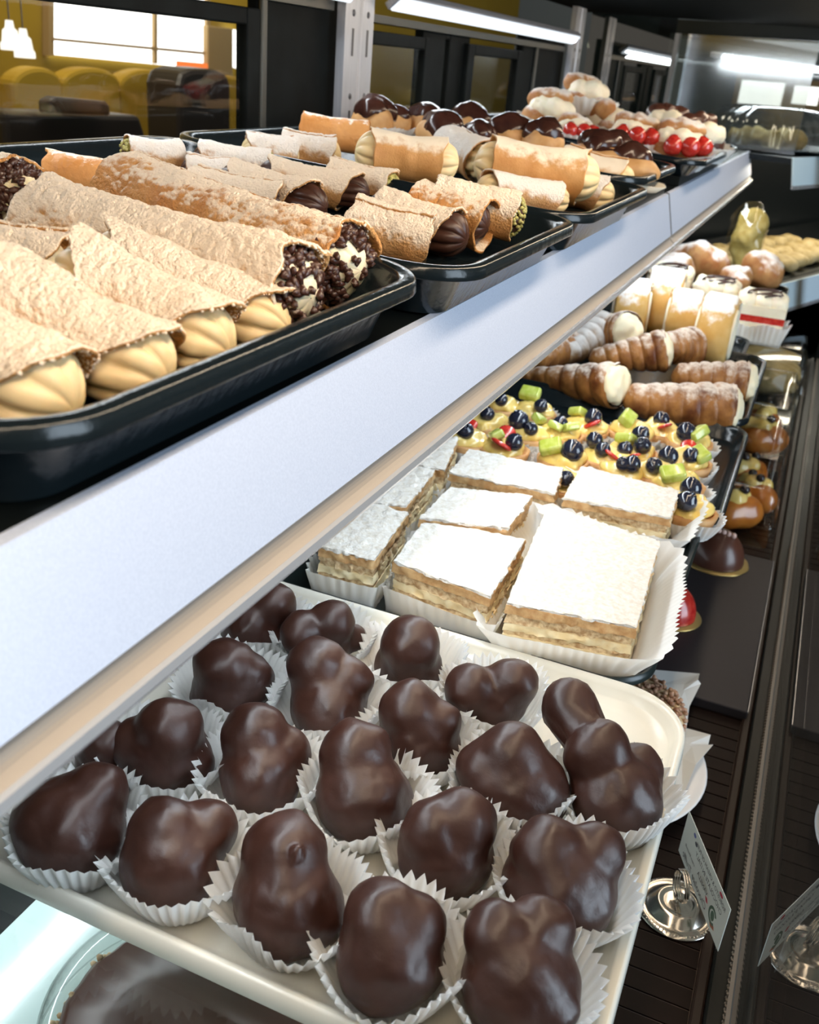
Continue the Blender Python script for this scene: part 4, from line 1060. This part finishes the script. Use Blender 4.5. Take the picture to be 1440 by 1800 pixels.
berry_slice('strawberry cream slice with red jelly stripe in the right corner', 1335, 560, 0.085, 0.09, 0.085, 11)
berry_slice('strawberry cream slice behind the rightmost roll slice', 1255, 535, 0.085, 0.09, 0.085, 12)
berry_slice('strawberry cream slice behind the tall roll slice', 1175, 510, 0.085, 0.09, 0.085, 13)
tray('pastry_tray', 'black tray carrying the browned dusted pastries at the back', -0.42, -0.03, 2.06, 2.36, zfix(ZM), 0.020, 'black', r=0.03, flare=0.010, lipw=0.006, drop=0.006)
def dusted(label, u, v, s, seed, cream=True):
    p = mid(u, v, s[2]); root = thing('dusted_pastry', label, 'pastry', (p.x, p.y, CZ + ZM + 0.0045), (0, 0, seed), group='dusted pastries')
    V, F = lobes_surface([((0, 0, s[2]), s[2]), ((s[0] * .6, 0, s[2] * .9), s[2] * .8), ((-s[0] * .6, 0, s[2] * .9), s[2] * .8), ((0, s[1] * .4, s[2] * 1.3), s[2] * .7)], 0.004, 4, 0.004, seed, 0.001)
    obj('dough', V, F, M['pastry_dust'], root)
    if cream:
        V, F = blob(3, (s[0] * .5, s[1] * .3, s[2] * .45), s[2] * .08, 60, seed); obj('cream', V + np.array([-s[0] * .1, -s[1] * .55, s[2] * 1.1]), F, M['sugar_top'], root)
    return root
dusted('browned dusted pastry at the far right with a white cream spot', 1340, 478, (0.05, 0.05, 0.042), 21)
dusted('browned dusted pastry left of the one with the white spot', 1225, 462, (0.06, 0.05, 0.045), 22)
dusted('browned dusted pastry beside the price rail joint', 1180, 480, (0.055, 0.05, 0.04), 23)
dusted('small dusted pastry just behind the strawberry slices', 1290, 495, (0.045, 0.045, 0.03), 24, False)

# ------------------------------------------------------------------ the deck
# babas in clear boxes
def baba(label, u, v, h, s, yaw, seed, berries=2):
    p = deck(u, v, h)
    root = thing('baba', label, 'cake', (p.x, p.y, CZ + ZD + 0.003), (0, 0, math.radians(yaw)), group='babas in the clear boxes')
    V, F = lobes_surface([((0, 0, s * .55), s * .55), ((s * .45, 0, s * .55), s * .52), ((-s * .3, s * .15, s * .5), s * .5), ((-s * .3, -s * .25, s * .5), s * .48)], s * .12, 4, s * .03, seed, 0.001)
    obj('sponge', V, F, M['baba'], root)
    V, F = lobes_surface([((-s * .1, -s * .1, s * 1.0), s * .36), ((-s * .5, s * .1, s * .95), s * .34), ((s * .2, s * .2, s * 1.0), s * .3)], s * .06, 4, s * .05, seed + 1)
    obj('custard', V, F, M['tart_custard'], root)
    for k in range(berries):
        V, F = blob(3, (s * .17, s * .17, s * .16)); obj('cherry', V, F, M['cherry'], root, (s * (.15 - .45 * k), s * (-.1 + .15 * k), s * 1.36))
    return root
def clear_box(label, x0, x1, y0, y1, h):
    b = thing('clear_box', label, 'container', ((x0 + x1) / 2, (y0 + y1) / 2, CZ + ZD), group='clear plastic boxes on the deck')
    V, F = loft_rrect((x1 - x0) / 2, (y1 - y0) / 2, 0.015, [(0.006, 0.0008), (0.004, 0.002), (0.002, h * .4), (0, h * .42), (0.004, h * .44)], 6, False, True); obj('base', V, F, M['clear'], b)
    V, F = loft_rrect((x1 - x0) / 2 - 0.002, (y1 - y0) / 2 - 0.002, 0.015, [(0, h * .44), (0.004, h * .45), (0.010, h * .95), (0.015, h), (0.03, h * 1.01), (0.033, h * .985)], 6, True, False); obj('lid', V, F, M['clear'], b)
    n = 6
    for k in range(n):
        yk = (y0 - y1) / 2 + (y1 - y0) * (k + .5) / n
        MB().tube([((x1 - x0) / 2 - 0.003, yk, 0.003), ((x1 - x0) / 2 - 0.008, yk, h * .42)], 0.0022, 6).build('rib', M['clear'], b, smooth=True)
    return b
clear_box('near clear plastic box of babas on the deck', -0.16, 0.044, 1.385, 1.80, 0.085)
clear_box('far clear plastic box of babas under the horn tray', -0.16, 0.044, 1.82, 2.15, 0.085)
baba('nearest orange baba with custard and dark cherries', 1290, 900, 0.025, 0.046, 20, 1)
baba('orange baba just right behind the nearest one', 1325, 872, 0.025, 0.042, -30, 2)
baba('orange baba beside the tart tray corner', 1312, 838, 0.025, 0.044, 60, 3, 3)
baba('darker orange baba in the far box, near its front', 1338, 775, 0.025, 0.050, 10, 4, 1)
baba('orange baba at the back of the far box', 1340, 742, 0.028, 0.048, 100, 5, 1)
# slate board with chocolate dome
sl = MB().box(-0.20, 0.052, 0.935, 1.335, CZ + ZD + 0.0, CZ + ZD + 0.012)
o = bevel(sl.build('slate_board', M['slate']), 0.0015); MB().box(0.0518, 0.0526, 0.936, 1.334, CZ + ZD + 0.0105, CZ + ZD + 0.0124).build('edge_highlight', M['lip'], o); props(o, 'flat dark slate board on the black deck beside the napoleons', 'board')  # thin bright strip paints the highlight along the slate's right edge
p = deck(1255, 985, 0.012)
dm = thing('chocolate_dome', 'glossy milk chocolate dome cake on a gold board with piped beads', 'cake', (p.x, p.y, CZ + ZD + 0.012))
V, F = lathe([(0.0001, 0.0), (0.047, 0.0), (0.048, 0.001), (0.047, 0.002), (0.0001, 0.002)], 40, lambda r, zz, a: r * (1 + 0.012 * math.sin(30 * a))); obj('gold_board', V, F, M['gold_board'], dm)
V, F = lathe([(0.040 * math.cos(a), 0.003 + 0.046 * math.sin(a)) for a in np.linspace(0, math.pi / 2 - 0.01, 16)], 40); obj('dome', V, F, M['choc_milk'], dm)
for k in range(6):
    V, F = blob(2, (0.004, 0.004, 0.0045)); obj('piped_bead', V, F, M['pink'], dm, (-0.016 + k * 0.0068, -0.006, 0.0475 + 0.001 * math.sin(k)))
p = deck(1192, 1085, 0.012)
ch = thing('cherry_cake', 'small red glazed cake on a gold board peeking from under the napoleon paper', 'cake', (p.x - 0.012, p.y, CZ + ZD + 0.012))
V, F = lathe([(0.0001, 0.0), (0.040, 0.0), (0.041, 0.001), (0.040, 0.002), (0.0001, 0.002)], 36); obj('gold_board', V, F, M['gold_board'], ch)
V, F = lathe([(0.033 * math.cos(a), 0.003 + 0.040 * math.sin(a)) for a in np.linspace(0, math.pi / 2 - 0.01, 14)], 36); obj('glaze', V, F, M['strawberry'], ch)
# plate with nut cake and paper
PC = Vector((-0.088, 0.785, CZ + ZD))
V, F = lathe([(0.0001, 0.004), (0.060, 0.004), (0.070, 0.006), (0.112, 0.016), (0.114, 0.0175), (0.112, 0.019), (0.072, 0.0095), (0.060, 0.0075), (0.0001, 0.0075)], 64)
V2, F2 = lathe([(0.058, 0.0005), (0.062, 0.0005), (0.064, 0.005), (0.056, 0.005)], 48)
pl = thing('cake_plate', 'round white china plate sticking out under the ivory platter', 'plate', PC)
obj('dish', V, F, M['plate'], pl); obj('foot_ring', V2, F2, M['plate'], pl)
def paper_sheet(label, zz, pts, seed):
    n = len(pts)
    P = [deck(u, v, zz) for u, v in pts]
    c = sum(P, Vector()) / n
    V = [(0, 0, 0)] + [tuple((q - c) * 0.5) for q in P] + [tuple((q - c) + Vector((0, 0, 0.004 * math.sin(i * 2.1 + seed)))) for i, q in enumerate(P)]
    F = [(0, 1 + i, 1 + (i + 1) % n) for i in range(n)] + [(1 + i, 1 + n + i, 1 + n + (i + 1) % n, 1 + (i + 1) % n) for i in range(n)]
    o = obj('parchment_sheet', V, F, M['paper'], None, c, smooth=False)
    sd = o.modifiers.new('thickness', 'SOLIDIFY'); sd.thickness = 0.0004
    return props(o, label, 'paper', 'parchment sheets under the nut cake')
paper_sheet('white parchment sheet with a square corner beside the deck, upper one', 0.034, [(1060, 1150), (1150, 1178), (1231, 1180), (1226, 1200), (1232, 1202), (1213, 1238), (1205, 1290), (1180, 1330), (1060, 1330)], 1)
paper_sheet('white parchment sheet with a pointed corner over the plate, lower one', 0.026, [(1040, 1250), (1140, 1255), (1207, 1280), (1248, 1297), (1246, 1306), (1254, 1309), (1222, 1350), (1200, 1400), (1040, 1430)], 2)
p = deck(1105, 1262, 0.060)
nc = thing('nut_cake', 'round cake covered in chopped hazelnuts under the ivory platter', 'cake', (p.x - 0.012, p.y, CZ + ZD + 0.036))
V, F = lathe([(0.0001, 0.0), (0.062, 0.0), (0.064, 0.004), (0.063, 0.034), (0.058, 0.040), (0.0001, 0.041)], 48); obj('sponge', V, F, M['crumb'], nc)
mb = MB(); rg_ = np.random.RandomState(5); bv, bf = blob(1, (0.0032, 0.0024, 0.0022), 0.0006, 300, 3)
for k in range(900):
    a = rg_.uniform(0, 6.28)
    if k % 2: r_, zz = 0.0635, rg_.uniform(0.003, 0.04)
    else: r_, zz = 0.062 * math.sqrt(rg_.uniform(0, 1)), 0.0415
    rot = np.array(Matrix.Rotation(rg_.uniform(0, 6.28), 3, 'Z') @ Matrix.Rotation(rg_.uniform(0, 6.28), 3, 'X'))
    mb.add(bv @ rot.T + np.array([r_ * math.cos(a), r_ * math.sin(a), zz]), bf)
o = mb.build('chopped_nuts', M['nut'], nc, smooth=True); o['kind'] = 'stuff'
# card holder
HC = Vector((0.0235, 0.636, CZ + ZD))
ho = thing('card_holder', 'round polished steel card holder on the black deck', 'card holder', HC)
V, F = lathe([(0.0001, 0.0005), (0.0325, 0.0005), (0.0335, 0.0012), (0.0330, 0.0022), (0.0285, 0.0032), (0.0255, 0.0024), (0.0240, 0.0032), (0.0185, 0.0085), (0.0140, 0.0100), (0.0125, 0.0085), (0.0110, 0.0088), (0.0001, 0.0090)], 96)
obj('base', V, F, M['steel'], ho)
mb = MB()
for k in range(60):
    a = 2 * math.pi * k / 60; bv, bf = blob(1, (0.0018, 0.0007, 0.0006))
    c_, s_ = math.cos(a), math.sin(a)
    mb.add([(x * c_ - y * s_ + 0.0305 * c_, x * s_ + y * c_ + 0.0305 * s_, zz + 0.0029) for x, y, zz in bv], bf)
o = mb.build('knurling', M['steel'], ho, smooth=True); o['kind'] = 'stuff'
CD = Vector((-0.044, 0.093, 0)).normalized(); CN = Vector((CD.y, -CD.x, 0))
MB().tube([(0, 0, 0.008), (0, 0, 0.014)], 0.0016, 10).build('stem', M['steel'], ho, smooth=True)
pts = []
for t in np.linspace(0, 1, 90):
    a = -math.pi / 2 + t * 2 * math.pi * 2.6
    pts.append(Vector((0, 0, 0.0265)) + CD * (0.0125 * math.cos(a)) + Vector((0, 0, 0.0125 * math.sin(a))) + CN * (-0.0026 + 0.0052 * t))
MB().tube([tuple(q) for q in pts], 0.0012, 8).build('spiral_clip', M['steel'], ho, smooth=True)
CB = Vector((0.060, 0.597, CZ + ZD + 0.012))
CL, CH = 0.105, 0.045
card = thing('price_card', 'pale printed card standing in the steel card holder', 'card', CB)
V = [Vector((0, 0, 0)), CD * CL, CD * CL + Vector((0, 0, CH)), Vector((0, 0, CH))]
V = [tuple(v - CN * 0.00025) for v in V] + [tuple(v + CN * 0.00025) for v in V]
obj('card_stock', V, [(0, 1, 2, 3), (7, 6, 5, 4), (0, 4, 5, 1), (1, 5, 6, 2), (2, 6, 7, 3), (3, 7, 4, 0)], M['card'], card, smooth=False)
# the print goes right through the thin card, so it reads mirrored from this side; card frame: s along, z up
def prism(pts, name, m):
    n = len(pts)
    V = [tuple(CD * s + Vector((0, 0, zz)) - CN * 0.0004) for s, zz in pts] + [tuple(CD * s + Vector((0, 0, zz)) + CN * 0.0004) for s, zz in pts]
    F = [tuple(range(n)), tuple(range(n, 2 * n))[::-1]] + [(i, (i + 1) % n, (i + 1) % n + n, i + n) for i in range(n)]
    return obj(name, V, F, M[m], card, smooth=False)
def text(body, size, s, zz, m, shear=0.0, name='lettering'):
    cu = bpy.data.curves.new(name, 'FONT'); cu.body = body; cu.size = size; cu.extrude = 0.0; cu.shear = shear; cu.resolution_u = 3
    to = bpy.data.objects.new(name, cu); COL.objects.link(to)
    dg = bpy.context.evaluated_depsgraph_get(); me = bpy.data.meshes.new_from_object(to.evaluated_get(dg))
    bpy.data.objects.remove(to); bpy.data.curves.remove(cu)
    V = [v.co.copy() for v in me.vertices]; F = [tuple(p.vertices) for p in me.polygons]; bpy.data.meshes.remove(me)
    W_ = [tuple(CD * (s + v.x) + Vector((0, 0, zz + v.y)) - CN * 0.00042) for v in V]; W2 = [tuple(CD * (s + v.x) + Vector((0, 0, zz + v.y)) + CN * 0.00042) for v in V]
    n = len(V)
    obj(name, W_ + W2, F + [tuple(i + n for i in f[::-1]) for f in F], M[m], card, smooth=False)
text('Chocolate Truffle', 0.0085, 0.034, 0.0045, 'ink', 0.35)
text('VANILLA', 0.0062, 0.038, 0.0165, 'ink')
text('cream filled puff', 0.0038, 0.070, 0.0160, 'ink')
text('CHOCOLATE IN ITALY', 0.0062, 0.010, 0.0265, 'ink')
text('ROBUSTO & CREAM OF PUFF', 0.0054, 0.006, 0.0345, 'ink')
def ring_pts(c, ra, rb, a0, a1, n=18):
    return [(c[0] + ra * math.cos(a), c[1] + ra * math.sin(a)) for a in np.linspace(a0, a1, n)] + [(c[0] + rb * math.cos(a), c[1] + rb * math.sin(a)) for a in np.linspace(a1, a0, n)]
prism(ring_pts((0.022, 0.0135), 0.0080, 0.0055, -2.4, 2.6), 'wreath', 'ink_green')
prism([(0.022 + 0.0035 * math.cos(a), 0.0135 + 0.0045 * math.sin(a)) for a in np.linspace(0, 6.1, 16)], 'emblem', 'ink_green')
prism([(0.014, 0.006), (0.021, 0.0035), (0.024, 0.0055), (0.016, 0.0085)], 'ribbon', 'ink_orange')
prism([(0.034, 0.0135), (0.037, 0.0165), (0.041, 0.0155), (0.037, 0.0125)], 'red_mark', 'ink_red')
prism([(0.018 + 0.0035 * math.cos(a), 0.0405 + 0.0016 * math.sin(a)) for a in np.linspace(0, 6, 12)], 'red_mark', 'ink_red')
prism([(0.077 + 0.0028 * math.cos(a), 0.0345 + 0.0018 * math.sin(a)) for a in np.linspace(0, 6, 12)], 'round_mark', 'ink')
prism([(0.083 + 0.0028 * math.cos(a), 0.0385 + 0.0018 * math.sin(a)) for a in np.linspace(0, 6, 12)], 'round_mark', 'ink_blue')
# lidded cake below the glass shelf
CC = Vector((-0.262, 0.352, CZ + ZD + 0.001))
lc = thing('lidded_cake', 'round chocolate cake under a clear plastic lid below the glass shelf', 'cake', CC)
V, F = lathe([(0.0001, 0.001), (0.080, 0.001), (0.088, 0.004), (0.097, 0.012), (0.099, 0.014), (0.096, 0.015), (0.087, 0.008), (0.079, 0.004), (0.0001, 0.004)], 64); obj('base', V, F, M['clear'], lc)
V, F = lathe([(0.0001, 0.005), (0.081, 0.005), (0.083, 0.010), (0.082, 0.030), (0.076, 0.036), (0.0001, 0.037)], 64, lambda r, zz, a: r * (1 + 0.012 * math.sin(17 * a))); obj('cake', V, F, M['choc_milk'], lc)
mb = MB()
for k in range(260):
    a = rg_.uniform(0, 6.28); r_ = 0.082 + rg_.uniform(-0.004, 0.003); bv, bf = blob(1, (0.003, 0.0022, 0.002))
    mb.add(bv + np.array([r_ * math.cos(a), r_ * math.sin(a), rg_.uniform(0.006, 0.034)]), bf)
o = mb.build('crumb_edge', M['crumb'], lc, smooth=True); o['kind'] = 'stuff'
V, F = lathe([(0.097, 0.014), (0.096, 0.018), (0.092, 0.044), (0.086, 0.050), (0.070, 0.052), (0.068, 0.050), (0.0001, 0.050)], 72); obj('lid', V, F, M['clear'], lc)

# ------------------------------------------------------------------ the second case, turned at the corner
TH2 = math.atan2(0.328, 0.945)
P1 = Vector((-0.095, 2.545, 0))
c2 = thing('display_case', 'second pastry case turned away at the far right corner', 'display case', P1, (0, 0, -TH2))
zz = CZ
MB().box(-0.46, -0.01, 0.10, 2.4, 0, zz - 0.70).build('base_cabinet', M['case_black'], c2)
MB().box(-0.42, -0.004, 0.0, 2.4, zz - 0.155, zz - 0.142).build('shelf_panel', M['case_black'], c2)
MB().box(-0.42, -0.004, 0.0, 2.4, zz - 0.450, zz - 0.437).build('shelf_panel', M['case_black'], c2)
MB().box(-0.42, 0.02, 0.10, 2.4, zz - 0.72, zz - 0.70).build('deck_pan', M['case_black'], c2)
for z0 in (-0.140, -0.435):
    dx = 0.0 if z0 > -0.3 else 0.028
    MB().extrude_y([(-0.004 + dx, zz + z0), (0.0 + dx, zz + z0), (0.014 + dx, zz + z0 - 0.062), (0.010 + dx, zz + z0 - 0.062)], 0.0, 2.4).build('price_rail', M['label_blue'], c2)
    MB().extrude_y([(0.010 + dx, zz + z0 - 0.0622), (0.0155 + dx, zz + z0 - 0.0622), (0.017 + dx, zz + z0 - 0.070), (0.010 + dx, zz + z0 - 0.070)], 0.0, 2.4).build('lip', M['lip'], c2)
    if dx: MB().box(-0.004, dx, 0.0, 2.4, zz + z0 - 0.016, zz + z0 - 0.004).build('shelf_front', M['case_black'], c2)
MB().box(-0.46, 0.02, 0.09, 2.4, zz + 0.105, zz + 0.14).build('canopy', M['case_black'], c2)
MB().box(-0.375, -0.35, 0.0, 0.012, zz - 0.14, zz + 0.105).build('upright', M['aluminium'], c2)
MB().box(-0.46, -0.45, 0.0, 2.4, zz - 0.70, zz - 0.155).build('back_panel', M['case_black'], c2)
MB().box(-0.35, -0.002, 0.001, 0.005, zz - 0.135, zz + 0.105).build('end_glass', M['hazy_glass'], c2)
MB().box(-0.455, -0.447, 0.0, 2.4, zz - 0.155, zz + 0.105).build('back_glass', M['glass_front'], c2)
l2 = thing('led_strip', 'LED strip at the top of the second case beyond the corner', 'lamp', P1 + Vector((-0.0, 0.0, zz)), (0, 0, -TH2), group='LED strips of the case')
bevel(MB().box(-0.30, -0.270, 0.08, 2.2, 0.060, 0.072).build('housing', M['aluminium'], l2), 0.002)
MB().box(-0.2695, -0.268, 0.085, 2.19, 0.052, 0.072).build('diffuser', M['led'], l2)
mb = MB(); bv, bf = blob(1, (0.004, 0.007, 0.007)); yy = 0.09
while yy < 2.1: mb.add(bv + np.array([-0.267, yy, 0.062]), bf); yy += 0.024
o = mb.build('led_bead', M['led_bead'], l2, smooth=True); o['kind'] = 'stuff'
def s2(lx, ly, h):
    return Vector((P1.x + lx * math.cos(TH2) + ly * math.sin(TH2), P1.y - lx * math.sin(TH2) + ly * math.cos(TH2), CZ + h))
A2 = bpy.data.lights.new('second_case_tube', 'AREA'); A2.shape = 'RECTANGLE'; A2.size = 0.03; A2.size_y = 2.0; A2.energy = 4.0; A2.color = COOL
ao = bpy.data.objects.new('second_case_tube', A2); COL.objects.link(ao); ao.location = s2(-0.255, 1.1, 0.055); ao.rotation_euler = (0, math.radians(-25), -TH2)
A3 = bpy.data.lights.new('second_case_shelf_tube', 'AREA'); A3.shape = 'RECTANGLE'; A3.size = 0.03; A3.size_y = 2.0; A3.energy = 4.0; A3.color = (1.0, 0.92, 0.74)
ao = bpy.data.objects.new('second_case_shelf_tube', A3); COL.objects.link(ao); ao.location = s2(-0.10, 1.1, -0.165); ao.rotation_euler = (0, 0, -TH2)
# crystal domed platter
dp = thing('domed_platter', 'crystal plastic domed platter on the upper shelf of the second case', 'container', s2(-0.165, 0.215, -0.142))
V, F = lathe([(0.0001, 0.002), (0.160, 0.002), (0.185, 0.010), (0.187, 0.013), (0.183, 0.013), (0.158, 0.006), (0.0001, 0.006)], 64); obj('base', V, F, M['black'], dp)
V, F = lathe([(0.184, 0.013), (0.181, 0.018), (0.172, 0.050), (0.150, 0.082), (0.115, 0.098), (0.085, 0.103), (0.0001, 0.104)], 216, lambda r, z_, a: r * (1 + (0.030 * (abs(math.sin(18 * a)) - .5) if 0.03 < z_ < 0.1 else 0))); obj('dome', V, F, M['crystal'], dp)
V, F = lobes_surface([((0.07 * math.cos(k), 0.07 * math.sin(k), 0.025), 0.03) for k in range(6)], 0.004, 4, 0.003, 7, 0.008); obj('pastries', V, F, M['cookie'], dp)
# things on the shelves of the second case
rng = random.Random(8)
k = 0
words = ['leftmost', 'second', 'third', 'fourth', 'fifth', 'sixth', 'seventh', 'eighth', 'ninth', 'tenth']
for row, (lx, n, lab) in enumerate(((-0.06, 8, 'front'), (-0.14, 8, 'middle'), (-0.22, 8, 'back'))):
    for q in range(n):
        c = s2(lx + rng.uniform(-.008, .008), 0.07 + q * 0.085 + rng.uniform(-.01, .01), -0.437 + 0.0)
        V, F = blob(3, (0.040, 0.038, 0.020), 0.006, 40, 600 + k); V = V + np.array([0, 0, 0.022])
        o = obj('cookie', V, F, M['cookie'], None, c, (0, 0, rng.uniform(0, 6)))
        props(o, '%s golden cookie of the %s row on the lower shelf of the second case' % (words[q], lab), 'cookie', 'cookies in the second case'); k += 1
sk = thing('snack_bag', 'clear bag of yellow snacks standing on the lower shelf of the second case', 'bag', s2(-0.075, 0.02, -0.437))
V, F = blob(4, (0.040, 0.030, 0.075), 0.010, 30, 650); obj('snacks', V + np.array([0, 0, 0.10]), F, M['popcorn'], sk)
V, F = blob(4, (0.045, 0.034, 0.085), 0.008, 30, 651); obj('wrapping', V + np.array([0, 0, 0.105]), F, M['clear'], sk)
wb = bevel(MB().box(-0.05, 0.05, -0.03, 0.03, 0, 0.05).build('pastry_box', M['paper_warm'], None, s2(-0.20, 0.04, -0.437), (0, 0, -TH2)), 0.003)
props(wb, 'small pale carton beside the yellow snack bag', 'box')
for q, (u, v, lb) in enumerate(((1390, 655, 'near clear clamshell of golden pastries at the far end of the deck'), (1365, 600, 'far clear clamshell of golden pastries at the far end of the deck'))):
    p = deck(u, v, 0.03)
    cb = thing('clamshell', lb, 'container', (min(p.x, -0.03), min(p.y, 2.47) - (0.0 if q else 0.02), CZ + ZD - 0.013), (0, 0, 0), group='clamshells at the end of the deck')
    V, F = loft_rrect(0.09, 0.11, 0.02, [(0.01, 0.001), (0, 0.03), (0.002, 0.034), (0.02, 0.085), (0.03, 0.088)], 6, True, True); obj('shell', V, F, M['clear'], cb)
    for j in range(2):
        V, F = blob(3, (0.070, 0.042, 0.026), 0.006, 30, 670 + q * 3 + j); obj('pastry', V + np.array([0, -0.05 + 0.1 * j, 0.03]), F, M['cookie'], cb)
